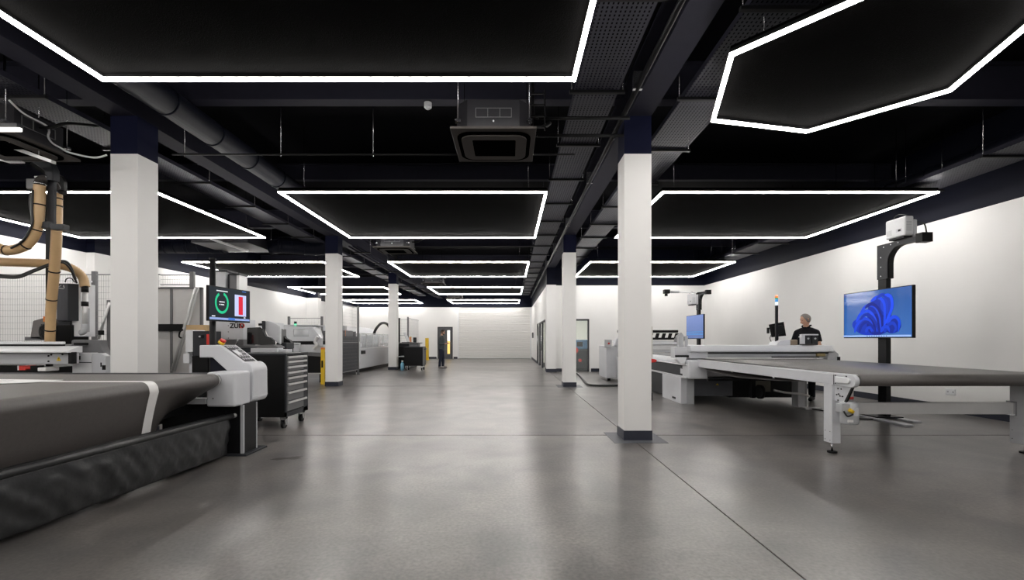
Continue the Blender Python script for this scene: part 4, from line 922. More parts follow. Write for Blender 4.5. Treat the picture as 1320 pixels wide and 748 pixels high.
for y, z in ((5.2, .75), (5.15, .75), (5.22, .68), (5.17, .67), (5.13, .67), (5.19, .69), (5.2, .62)): sm_.cyl((XA+.022, y, z), (XA+.03, y, z), .008, 6)
P('rivets', sm_, 'black', gp, kind='stuff')
P('gusset_edge', prism([(5.0, .79), (4.98, .785), (5.1, .58), (5.13, .585)], 'x', XA+.03, XA+.05), 'blackm', cm)
# motor
mx, my = 3.755, 5.12
mo_ = P('drive_motor', tube([(mx, my, .37), (mx, my, .385), (mx, my, .60), (mx, my, .625)], [.08, .088, .088, .05], 24), 'grey', cm, .0, label='grey vertical drive motor')
P('gear_head', cyl((mx, my, .62), (mx, my, .80), .038, 16), 'alu', mo_); P('terminal_box', box(mx-.14, mx-.05, my-.08, my+.02, .50, .60), 'grey', mo_, .008)
P('red_band', cyl((mx, my, .645), (mx, my, .67), .040, 16), 'red', mo_); P('yellow_plug', tube([(mx-.07, my-.09, .54), (mx-.03, my-.10, .51)], .02, 10), 'yellow', mo_)
P('rating_plate', box(mx-.02, mx+.035, my-.0905, my-.086, .47, .56), 'lgrey', mo_); P('white_sticker', box(mx-.075, mx-.02, my-.089, my-.075, .40, .425), 'paper', mo_)
P('motor_cable', tube(spline([(mx-.12, my-.08, .52), (mx-.1, my-.11, .47), (mx-.04, my-.11, .49)]), .009, 8), 'cable', mo_)
# cutter body further back
bd = P('body_fascia', prism([(9.1, .57), (9.1, .76), (12.9, .78), (12.9, .54)], 'x', 3.50, 3.62), 'dgrey', cm, .004)
text(bd, 'ZÜN', .07, (3.497, 9.38, .65), FACE_NX, 'paper', bold=.001)
P('red_tag', box(3.494, 3.50, 9.14, 9.24, .60, .72), 'red', bd); P('white_tag', box(3.493, 3.50, 9.24, 9.48, .61, .71), 'lgrey', bd); bpy.data.objects['lettering'].name
P('lower_trim', box(3.47, 3.56, 9.1, 12.9, .53, .565), 'lgrey', cm, .004); P('upper_trim', box(3.48, 3.66, 9.1, 12.9, .78, .81), 'white', cm, .01)
P('side_roller', cyl((3.62, 9.6, .86), (3.62, 12.9, .86), .055, 16), 'white', cm)
P('machine_bed', box(3.62, 6.0, 9.4, 12.9, .55, .92), 'lgrey', cm, .01)
P('cutting_surface', box(3.7, 5.95, 9.3, 12.85, .921, .93), 'mgrey', cm)
eh = P('end_housing', box(3.49, 3.86, 9.0, 9.38, .53, .905), 'lgrey', cm, .035, seg=4)
pe = P('pedestal', box(3.46, 3.66, 9.36, 10.5, .0, .53), 'lgrey', cm, .006); P('plinth_slot', box(3.455, 3.46, 9.65, 9.85, .06, .1), 'black', pe); P('front_channel', box(3.58, 3.72, 9.34, 9.36, .0, .53), 'grey', pe)
P('lower_case', box(3.7, 5.6, 10.2, 12.8, .12, .52), 'dgrey', cm); P('side_case', box(3.56, 3.7, 10.5, 12.8, .02, .53), 'dgrey', cm)
P('grey_box', box(3.8, 4.6, 9.55, 10.2, .14, .52), mat('dull_grey', (.12, .125, .14), .5), cm, .01); P('warning_mark', prism([(4.25, .36), (4.31, .36), (4.28, .40)], 'y', 9.54, 9.55), 'yellow', cm)
P('black_block', box(4.55, 5.9, 9.6, 10.2, .1, .5), 'black', cm)
uf = P('under_frame', (lambda b: (b.box(3.75, 5.9, 8.75, 8.8, .52, .56), b.box(4.55, 4.62, 8.7, 8.8, .2, .56), b)[-1])(MB()), 'blackm', cm)
P('motor_bracket', box(4.62, 4.9, 8.7, 8.9, .32, .52), mat('olive_grey', (.16, .15, .12), .5), uf); P('fan_wheel', tube([(4.62, 8.6, .33), (4.68, 8.6, .33)], .13, 20), 'black', uf)
P('white_hose', tube(spline([(4.9, 8.6, .36), (5.1, 8.55, .32), (5.35, 8.5, .30), (5.5, 8.5, .26)]), .02, 8), 'paper', uf)
P('rear_leg', box(5.45, 5.58, 8.75, 8.95, .02, .74), 'lgrey', cm, .004); P('rear_leg', box(5.6, 5.68, 8.85, 9.05, .02, .74), 'grey', cm)
P('leg_foot', box(5.5, 5.8, 8.6, 8.75, 0, .03), 'alu', cm)
# gantry
g = P('gantry_cover', prism([(9.1, 1.06), (9.1, 1.10), (9.14, 1.185), (9.6, 1.19), (9.6, 1.06)], 'x', 3.56, 6.37), 'lgrey', cm, .008)
P('gantry_profile', box(3.9, 6.33, 9.2, 9.5, .95, 1.055), 'grey', g, .004); P('gantry_groove', box(3.9, 6.33, 9.19, 9.2, 1.02, 1.045), 'dgrey', g)
P('left_plate', box(3.56, 3.92, 9.16, 9.5, .93, 1.06), 'lgrey', cm, .004)
P('right_plate', prism([(6.30, .93), (6.34, 1.10), (6.42, 1.10), (6.52, 1.02), (6.53, .88), (6.3, .88)], 'y', 9.18, 9.5), 'grey', cm, .006)
P('brass_fitting', box(6.08, 6.24, 9.15, 9.2, .97, 1.03), mat('brass', (.4, .32, .16), .4, .6), cm, .004); P('black_end', box(6.49, 6.54, 9.16, 9.3, .88, .96), 'black', cm)
P('under_chain', box(5.2, 6.1, 9.12, 9.2, .935, .965), 'black', cm)
P('belt_cover', box(3.85, 6.1, 9.0, 9.12, .932, .942), 'paper', cm)
# carriage at the left end of the gantry
cg = P('carriage', box(3.30, 3.56, 9.25, 9.5, .93, 1.15), 'lgrey', cm, .012)
P('carriage_slot', box(3.30, 3.64, 9.2, 9.25, .95, .99), 'black', cg); P('carriage_foot', prism([(3.3, .9), (3.3, .95), (3.5, .95), (3.46, .82), (3.38, .82)], 'y', 9.15, 9.3), 'white', cg, .006)
P('tool_block', box(3.40, 3.48, 9.3, 9.4, 1.15, 1.36), 'grey', cg, .004); P('tool_block', box(3.52, 3.58, 9.3, 9.4, 1.15, 1.37), 'grey', cg, .004); P('tool_holder', cyl((3.50, 9.33, 1.12), (3.50, 9.33, 1.28), .03, 12), 'alu', cg)
# things on the gantry
gc = T('gantry_tool_head', 'grey and charcoal tool head on gantry in front of the standing man', 'tool head', (5.7, 9.3, 1.19))
P('grey_shell', prism([(5.30, 1.19), (5.33, 1.24), (5.38, 1.275), (5.52, 1.30), (5.58, 1.30), (5.58, 1.19)], 'y', 9.2, 9.5), 'lgrey', gc, .008)
P('brass_block', box(5.60, 5.76, 9.25, 9.45, 1.19, 1.30), mat('tan_metal', (.28, .22, .16), .4, .5), gc, .02); P('light_plate', box(5.80, 5.87, 9.2, 9.27, 1.19, 1.405), 'lgrey', gc, .006)
for a, b in ((5.87, 5.99), (6.01, 6.13)): P('charcoal_module', box(a, b, 9.2, 9.33, 1.19, 1.395), 'dgrey', gc, .01)
P('module_cap', box(5.87, 6.13, 9.19, 9.33, 1.385, 1.41), 'lgrey', gc, .004); P('front_lip', box(5.76, 6.02, 9.12, 9.2, 1.19, 1.215), 'acw', gc, .004)
kn = MB()
for x in (5.93, 6.07): kn.cyl((x, 9.19, 1.32), (x, 9.2, 1.32), .018, 12)
P('module_knob', kn, 'grey', gc)
sl_ = T('signal_tower', 'slim black pole with orange green blue signal tower on the gantry', 'signal light', (X(1001, 9.35), 9.35, 1.19)); xx = X(1001, 9.35)
P('pole', box(xx-.022, xx+.022, 9.33, 9.37, 1.19, Z(394, 9.35)), 'blackm', sl_)
for a, b, c_, s in ((380.5, 382, (1, .5, .35), 1.2), (382, 384, (.8, .22, .03), .9), (384, 386, (.03, .28, .15), .8), (386, 389.5, (.05, .22, .5), .8), (389.5, 394, (.75, .8, .85), .9)):
    P('lamp_segment', cyl((xx, 9.35, Z(b, 9.35)), (xx, 9.35, Z(a, 9.35)), .028, 16), emit('seg_%d' % int(a*10), c_, s), sl_)
md = T('operator_monitor', 'black monitor seen from behind beside the signal tower', 'monitor', (5.4, 9.9, 1.2))
D = 9.9
P('monitor_back', prism(hoodpoly([(992, 418.5), (1010.5, 415), (1013.5, 433), (995.5, 435)], D), 'y', D, D+.04), 'black', md, .006)
P('back_bulge', prism(hoodpoly([(997, 421), (1008, 419), (1010, 430), (999, 432)], D), 'y', D-.03, D), 'blackm', md, .01)
P('scanner', pbx(989.5, 992, 422.5, 430, D-.02, D+.02), 'black', md, .004); P('stand', cyl(pp3(1002, 430, D+.02), pp3(1002, 462, D+.02), .025, 10), 'blackm', md)
P('monitor_cable', tube(spline([pp3(994, 432, D), pp3(992.5, 437, D), pp3(996, 443, D), pp3(1000, 447, D)]), .008, 6), 'cable', md)
P('desk_arm', pbx(990, 1018, 460, 462, D-.1, D+.3), 'dgrey', md)
# screens on gooseneck stands
def tv_stand(dx, dy, label, scr_label, k):
    t = T('projector_stand', label, 'stand', (6.2+dx, 7.7+dy, 0))
    x0, x1, y0, y1 = 6.17+dx, 6.25+dx, 7.59+dy, 7.76+dy
    P('post', box(x0, x1, y0, y1, .045, 2.87), 'blackm', t, .004)
    pr = [(y1, 2.3), (y1, 2.87), (6.95+dy, 2.87), (6.95+dy, 2.80), (7.3+dy, 2.80)]+[(7.3+dy+.25*math.sin(a), 2.55+.25*math.cos(a)) for a in [PI/2*i/8 for i in range(1, 9)]]+[(7.55+dy, 2.3)]
    gk = P('gooseneck', prism(pr, 'x', x0-.015, x0-.003), 'dgrey', t)
    P('gooseneck_core', prism(pr, 'x', x0+.01, x1+.01), 'blackm', t)
    P('arm_end', box(x0-.04, x1+.04, 6.88+dy, 7.0+dy, 2.76, 2.9), 'black', t, .004)
    for y, z in ((7.68, 2.35), (7.68, 2.5), (7.68, 2.66), (7.62, 2.82), (7.48, 2.835), (7.34, 2.84)): P('bolt', cyl((x0-.02, y+dy, z), (x0-.015, y+dy, z), .009, 8), 'white', gk)
    P('base_bar', box(5.88+dx, 6.02+dx, 6.9+dy, 7.85+dy, 0, .03), 'lgrey', t, .004); P('base_bar', box(6.27+dx, 6.41+dx, 7.2+dy, 8.1+dy, 0, .03), 'lgrey', t, .004)
    P('base_plate', box(5.95+dx, 6.38+dx, 7.5+dy, 7.86+dy, .03, .045), 'blackm', t)
    v = T('wall_screen', scr_label, 'screen', (6.08+dx, 7.7+dy, 1.33))
    xs_ = 6.08+dx; a, b = 6.99+dy, 8.43+dy
    P('screen_case', box(xs_, xs_+.05, a, b, 1.325, 2.13), 'black', v, .004)
    face = P('screen_face', box(xs_-.002, xs_, a+.012, b-.012, 1.345, 2.118), desktop_mat('desktop_%d' % k, 1.72, .4, (.035, .17, .55) if k == 0 else (.08, .16, .42), (.002, .09, .38) if k == 0 else (.16, .26, .62), 1.0), v)
    P('wall_bracket', box(xs_+.05, x0, y0, y1, 1.5, 1.9), 'blackm', v)
    return t, v, face, xs_, a, b
t, v, face, xs_, ya, yb_ = tv_stand(0, 0, 'black gooseneck stand with pale base bars at right, carrying a projector', 'large wide screen showing blue folded petals on the near stand', 0)
def petal(cy0, cz, ang, L, W_, m, h, bend=0):
    vs_ = []; N = 14
    for i in range(N+1):
        tt = i/N; wv = W_*math.sin(PI*min(1, tt*1.02))**.6*(.45+.75*tt)
        for s_ in (-1, 1):
            aa = ang+bend*tt
            vs_.append((xs_-h, cy0+L*tt*math.cos(aa)-s_*wv*math.sin(aa), cz+L*tt*math.sin(aa)+s_*wv*math.cos(aa)))
    fs = [(2*i, 2*i+1, 2*i+3, 2*i+2) for i in range(N)]
    P('petal', MB().add(vs_, fs), m, face)
def pet_mat(i):
    t_ = i/9; return emit('petal_%d' % i, (.001+.004*t_, .004+.045*t_, .12+.48*t_), 1.0)
PM = [pet_mat(i) for i in range(10)]
# abstract folded ribbons in blues (y grows to the left on this screen): each fold is a curved band, lit edge beside dark hollow
def fold(pts, w0, w1, m, h):
    pa = spline([(0, a_, b_) for a_, b_ in pts], 8); n_ = len(pa); v = []; f = []
    for i, q in enumerate(pa):
        t_ = (pa[min(i+1, n_-1)]-pa[max(i-1, 0)]).normalized(); nn_ = Vector((0, -t_.z, t_.y)); u_ = i/(n_-1)
        ww = (w0+(w1-w0)*u_)*min(1, 6*u_+.25)*min(1, 5*(1-u_)+.15)
        for s_ in (-1, 1): g_ = q+nn_*ww*s_; v.append((xs_-h, g_.y, g_.z))
    f = [(2*i, 2*i+1, 2*i+3, 2*i+2) for i in range(n_-1)]; P('petal', MB().add(v, f), m, face)
h = .0025
def blob(cy0, cz, ry, rz_, m, h, rot=0):
    v = [(xs_-h, cy0+ry*math.cos(t_)*math.cos(rot)-rz_*math.sin(t_)*math.sin(rot), cz+ry*math.cos(t_)*math.sin(rot)+rz_*math.sin(t_)*math.cos(rot)) for t_ in [2*PI*k_/40 for k_ in range(40)]]
    P('petal', MB().add(v, [tuple(range(40))]), m, face)
blob(7.62, 1.68, .24, .30, PM[3], .0022, -.5); blob(7.92, 1.52, .30, .14, PM[4], .0024, .2); blob(7.36, 1.53, .17, .13, PM[2], .0023, 0)
blob(7.66, 1.55, .22, .18, PM[1], .0026, 0); blob(7.46, 1.86, .13, .15, PM[5], .0025, -.4)
fl_ = [([(8.16, 1.42), (8.1, 1.56), (7.95, 1.66), (7.8, 1.60), (7.74, 1.42)], 7), ([(8.05, 1.42), (8.0, 1.54), (7.88, 1.60), (7.76, 1.52), (7.7, 1.42)], 2),
       ([(8.12, 1.60), (8.02, 1.74), (7.84, 1.78), (7.7, 1.64), (7.66, 1.42)], 8), ([(8.03, 1.64), (7.93, 1.72), (7.8, 1.70), (7.69, 1.58), (7.63, 1.42)], 3),
       ([(8.02, 1.78), (7.86, 1.88), (7.7, 1.84), (7.6, 1.66), (7.58, 1.42)], 7), ([(7.92, 1.84), (7.78, 1.90), (7.64, 1.82), (7.56, 1.64), (7.55, 1.42)], 1),
       ([(7.80, 1.94), (7.64, 2.0), (7.52, 1.90), (7.5, 1.70), (7.52, 1.42)], 8), ([(7.68, 1.98), (7.54, 2.03), (7.42, 1.92), (7.42, 1.74), (7.5, 1.5)], 4),
       ([(7.5, 2.03), (7.38, 1.98), (7.36, 1.82), (7.44, 1.64), (7.54, 1.5)], 9), ([(7.44, 1.50), (7.40, 1.62), (7.30, 1.66), (7.22, 1.58), (7.24, 1.42)], 8),
       ([(7.50, 1.42), (7.42, 1.54), (7.33, 1.56), (7.28, 1.48), (7.33, 1.41)], 5), ([(7.58, 1.42), (7.52, 1.50), (7.44, 1.50), (7.40, 1.42)], 7), ([(7.9, 1.42), (7.86, 1.49), (7.8, 1.50), (7.76, 1.42)], 6)]
for i, (pts, mi) in enumerate(fl_): fold(pts, .030, .022, PM[mi], .003+i*.0004)
P('task_bar', box(xs_-.0105, xs_-.009, ya+.012, yb_-.012, 1.345, 1.375), emit('task_light', (.25, .38, .7), 1), face)
ic = MB()
for i in range(9): ic.box(xs_-.012, xs_-.0106, 7.45+i*.05, 7.47+i*.05, 1.352, 1.368)
P('task_icons', ic, emit('icons', (.05, .1, .3), 1), face, kind='stuff')
t2, v2, face2, xs2, a2, b2 = tv_stand(.17, 7.95, 'farther black gooseneck stand near the back wall at right', 'far wide screen showing pale blue sea on the back stand', 1)
wv_ = MB()
for i, z in enumerate((1.46, 1.50, 1.555)): wv_.box(xs2-.004, xs2-.0025, a2+.02, b2-.02, z, z+.018)
P('sea_band', wv_, emit('sea', (.05, .2, .45), 1), face2)
def projector(x0, x1, y0, y1, z0, z1, label):
    p = T('projector', label, 'projector', ((x0+x1)/2, (y0+y1)/2, z0), 'white projectors')
    b = P('projector_case', box(x0, x1, y0, y1, z0+.03, z1), 'white', p, .025, seg=3)
    gr = MB()
    for i in range(7):
        z = z0+.10+i*.022; gr.box(x0+.02, x1-.04, y0-.002, y0+.002, z, z+.008)
    for i in range(6):
        z = z0+.08+i*.014; gr.box(x0-.002, x0+.002, y1-.13, y1-.03, z, z+.005)
    P('vent_slot', gr, 'grey', b, kind='stuff'); P('port_recess', box(x0-.003, x0+.001, y0+.08, y0+.13, z0+.11, z0+.14), 'black', b); P('port_plate', box(x0-.002, x0+.001, y0+.06, y0+.17, z0+.1, z0+.155), 'lgrey', b)
    P('mount_plate', box(x0+.02, x1+.02, y0+.05, y1-.05, z0, z0+.035), 'blackm', p); P('side_shell', box(x1, x1+.07, y0+.02, y1-.05, z0+.02, z1-.05), 'lgrey', p, .02)
    P('top_cable', tube(spline([(x0+.04, y1-.12, z1), (x0+.05, y1-.14, z1+.05), (x0+.06, y0+.15, z1+.055), (x0+.08, y0+.05, z1+.01)]), .006, 6), 'cable', p)
    P('side_cable', tube(spline([(x1+.07, y0+.1, z0+.25), (x1+.1, y0-.05, z0+.2), (x1+.1, y0-.1, z0+.03)]), .01, 6), 'cable', p)
    return p
projector(6.08, 6.22, 7.12, 7.50, 2.88, 3.21, 'white projector perched on the near gooseneck stand')
pj = projector(5.88, 6.03, 14.95, 15.35, 2.42, 2.80, 'white projector hanging on the far gooseneck stand')
P('holding_arm', tube([(6.0, 15.1, 2.80), (6.4, 15.2, 2.86)], .03, 8), 'blackm', pj)
ca = T('camera_boom', 'thin white boom with black camera on the far stand', 'camera boom', (5.4, 15, 2.85)); P('boom', tube([(5.2, 15.1, 2.86), (6.1, 15.1, 2.83)], .016, 8), 'white', ca); P('sleeve', tube([(5.25, 15.1, 2.86), (5.52, 15.1, 2.86)], .045, 12), 'grey', ca)
P('camera_head', box(5.02, 5.2, 15.0, 15.18, 2.80, 2.93), 'black', ca, .01); P('camera_lens', cyl((5.1, 15.09, 2.72), (5.1, 15.09, 2.80), .05, 12), 'black', ca)
# feeder machine far right
fm = T('roll_feeder', 'silver roll feeder with black rollers far behind the right column', 'machine', (4.2, 14.8, 0))
P('left_cabinet', box(3.05, 3.5, 14.6, 15.8, .08, 1.1), 'lgrey', fm, .02); P('left_cabinet_low', box(3.35, 3.7, 14.2, 15.4, .06, .75), 'grey', fm, .02)
P('right_cabinet', box(5.15, 5.55, 14.4, 15.4, .1, 1.25), 'lgrey', fm, .02)
P('side_fin', prism([(3.28, 1.1), (3.32, 1.3), (3.45, 1.42), (3.6, 1.42), (3.6, 1.1)], 'y', 14.5, 14.7), 'lgrey', fm, .02)
P('end_fin', prism([(5.15, 1.2), (5.2, 1.42), (5.35, 1.52), (5.42, 1.42), (5.3, 1.2)], 'y', 14.4, 14.6), 'grey', fm, .01)
for z, r in ((1.56, .045), (1.33, .035)): P('dark_roller', cyl((3.4, 14.6, z), (5.3, 14.6, z), r, 14), 'blackm', fm)
P('roller_bed', box(3.4, 5.25, 14.55, 15.3, 1.2, 1.27), 'lgrey', fm, .01); P('mid_beam', box(3.4, 5.25, 14.5, 15.0, .9, 1.08), 'lgrey', fm, .02); P('low_beam', box(3.4, 5.25, 14.5, 15.0, .5, .75), 'grey', fm, .02)
for i in range(8):
    x = 3.75+i*.2; P('clamp_finger', MB().add([(x, 14.5, 1.34), (x+.1, 14.5, 1.34), (x+.15, 14.5, 1.5), (x+.05, 14.5, 1.5), (x, 14.54, 1.34), (x+.1, 14.54, 1.34), (x+.15, 14.54, 1.5), (x+.05, 14.54, 1.5)], [(0,1,2,3),(7,6,5,4),(0,4,5,1),(3,2,6,7),(0,3,7,4),(1,5,6,2)]), 'black', fm)
P('gauge_box', box(2.98, 3.18, 14.4, 14.6, 1.05, 1.3), 'grey', fm, .01); P('gauge_knob', cyl((3.08, 14.37, 1.18), (3.08, 14.4, 1.18), .03, 12), 'red', fm)
P('curved_pipe', tube(spline([(3.5, 14.1, 1.05), (3.38, 14.1, 1.0), (3.36, 14.1, .8), (3.42, 14.1, .5)]), .035, 8), 'dgrey', fm)
for p in ((3.15, 14.7), (3.5, 14.3), (5.4, 14.5)): P('foot_disc', cyl((p[0], p[1], 0), (p[0], p[1], .1), .05, 12), 'black', fm)
bm_ = T('transfer_beam', 'pale aluminium bench edge between right column and gantry', 'bench', (4.2, 13.3, 0))
P('bench_rail', box(3.3, 5.0, 13.2, 13.5, 1.0, 1.16), 'alu', bm_, .01); P('bench_cap', box(3.3, 5.0, 13.15, 13.5, 1.16, 1.22), 'lgrey', bm_, .01)
for x in (3.35, 4.9): P('bench_leg', box(x, x+.08, 13.25, 13.4, 0, 1.0), 'lgrey', bm_)
cp = T('control_pillar', 'cream control pillar with red lever just right of the right column', 'control pillar', (3.05, 9.6, 0)); D = 9.9
P('pillar_case', pbx(832, 841.5, 421, 461, D, D+.25), mat('cream_case', (.62, .61, .56), .45), cp, .01); P('red_lever', prism(hoodpoly([(836, 462), (843, 463), (846, 464), (845, 467), (836, 468)], D), 'y', D-.05, D+.05), 'red', cp, .01)
P('pillar_stem', cyl((X(835, D), D+.1, 0), (X(835, D), D+.1, Z(461, D)), .03, 12), 'grey', cp); P('drain_pipe', cyl((X(839, D), D, Z(508, D)), (X(839, D), D, Z(494, D)), .03, 12), 'acw', cp); P('pipe_base', cyl((X(839, D), D, 0), (X(839, D), D, Z(507, D)), .035, 12), 'black', cp)
fc = T('floor_cable', 'thick black cable curving over the floor behind the right columns', 'cable', (2.2, 13, 0))
P('cable_run', tube(spline([(2.5, 18.85, .5), (2.45, 18.2, .1), (2.5, 16.9, .03), (2.3, 14.4, .03), (2.22, 13.2, .03), (2.35, 12.85, .03), (2.7, 12.8, .03), (3.1, 12.9, .03), (3.5, 13.6, .03), (3.6, 14.2, .03)]), .028, 10), 'cable', fc)
fc2 = T('floor_cable', 'thin black cable on the floor near the screen stand base', 'cable', (5, 7, 0))
P('cable_run', tube(spline([(5.55, 8.8, .012), (5.7, 8.3, .012), (5.6, 7.8, .012), (5.75, 7.5, .012), (6.0, 7.55, .012), (6.15, 7.65, .03)]), .01, 8), 'cable', fc2)
so = T('wall_socket', 'white double socket low on the right wall', 'socket', (XR, 8.3, .37)); P('socket_plate', box(XR-.02, XR, 8.2, 8.38, .31, .42), 'white', so, .006)
k_ = MB()
for y in (8.23, 8.33): k_.box(XR-.022, XR-.018, y-.015, y+.015, .35, .38)
P('socket_switch', k_, 'grey', so)
so2 = T('wall_sensor', 'tiny white box high on the left wall', 'socket', (XL, 21, 1.9)); P('sensor_body', box(XL, XL+.03, 17.8, 17.95, 2.05, 2.2), 'lgrey', so2, .005); P('sensor_lens', box(XL+.03, XL+.035, 17.84, 17.9, 2.1, 2.15), 'grey', so2)
# office contents behind the glazed door
wbn = T('workbench', 'dark workbench with machinery inside the glazed back room', 'workbench', (3, 20.5, 0))
P('bench_top', box(2.5, 3.9, 20.2, 21.0, .82, .87), 'dgrey', wbn); P('bench_front', box(2.55, 3.85, 20.25, 20.95, 0, .82), 'black', wbn)
bp_ = T('blue_machine', 'blue covered machine on the workbench behind the glazed door', 'machine', (3.2, 20.5, .87)); P('blue_cover', box(2.85, 3.45, 20.3, 20.9, .875, 1.3), 'blue', bp_, .04); P('cover_window', box(2.95, 3.2, 20.29, 20.3, 1.0, 1.2), 'black', bp_)
rm = T('red_hose_reel', 'red hose reel with white hose just inside the glazed door', 'reel', (2.75, 19.6, 0)); P('reel_drum', cyl((2.75, 19.5, .85), (2.75, 19.65, .85), .14, 20), 'red', rm); P('reel_stand', box(2.72, 2.78, 19.5, 19.6, 0, .8), 'blackm', rm)
P('white_hose', tube(spline([(2.62, 19.45, .9), (2.6, 19.4, .6), (2.66, 19.4, .35)]), .04, 8), 'paper', rm); P('red_foot', cyl((2.98, 19.6, .42), (2.98, 19.7, .42), .07, 14), 'red', rm); P('foot_arm', tube([(2.75, 19.55, .42), (2.98, 19.65, .42)], .02, 8), 'blackm', rm)

# ============ PEOPLE ============
def skin(name, verts, edges, radii, m, parent, root=0, sub=2, smooth_shade=True):
    me = bpy.data.meshes.new(name); me.from_pydata([tuple(v) for v in verts], edges, []); me.update()
    ob = bpy.data.objects.new(name, me); C.objects.link(ob)
    md_ = ob.modifiers.new('skin', 'SKIN'); md_.use_smooth_shade = True
    for i, sv in enumerate(me.skin_vertices[0].data):
        r = radii[i]; sv.radius = r if isinstance(r, tuple) else (r, r); sv.use_root = (i == root)
    ss = ob.modifiers.new('sub', 'SUBSURF'); ss.levels = sub; ss.render_levels = sub
    dg = bpy.context.evaluated_depsgraph_get(); m2 = bpy.data.meshes.new_from_object(ob.evaluated_get(dg)); bpy.data.objects.remove(ob)
    m2.materials.clear(); m2.materials.append(M[m] if isinstance(m, str) else m)
    for p in m2.polygons: p.use_smooth = True
    o = bpy.data.objects.new(name, m2); C.objects.link(o); o.parent = parent; return o
def fuse(name, mb, m, parent, voxel, sm=6):
    """union of overlapping closed shapes -> one continuous skin (local coordinates)"""
    me = mb.mesh(name); ob = bpy.data.objects.new(name, me); C.objects.link(ob)
    r = ob.modifiers.new('remesh', 'REMESH'); r.mode = 'VOXEL'; r.voxel_size = voxel; r.use_smooth_shade = True
    q = ob.modifiers.new('smooth', 'SMOOTH'); q.factor = .5; q.iterations = sm
    dg = bpy.context.evaluated_depsgraph_get(); m2 = bpy.data.meshes.new_from_object(ob.evaluated_get(dg)); bpy.data.objects.remove(ob)
    m2.materials.clear(); m2.materials.append(M[m] if isinstance(m, str) else m)
    for p in m2.polygons: p.use_smooth = True
    o = bpy.data.objects.new(name, m2); C.objects.link(o); o.parent = parent; return o
def loft(mb, rows, n=20):
    """rows: (x, y, z, half depth x, half width y)"""
    v = []; f = []
    for (x, y, z, a, b) in rows:
        for k in range(n): t = 2*PI*k/n; v.append((x+a*math.cos(t), y+b*math.sin(t), z))
    for i in range(len(rows)-1):
        for k in range(n): f.append((i*n+k, i*n+(k+1) % n, (i+1)*n+(k+1) % n, (i+1)*n+k))
    f.append(tuple(range(n-1, -1, -1))); f.append(tuple((len(rows)-1)*n+k for k in range(n))); return mb.add(v, f, True)
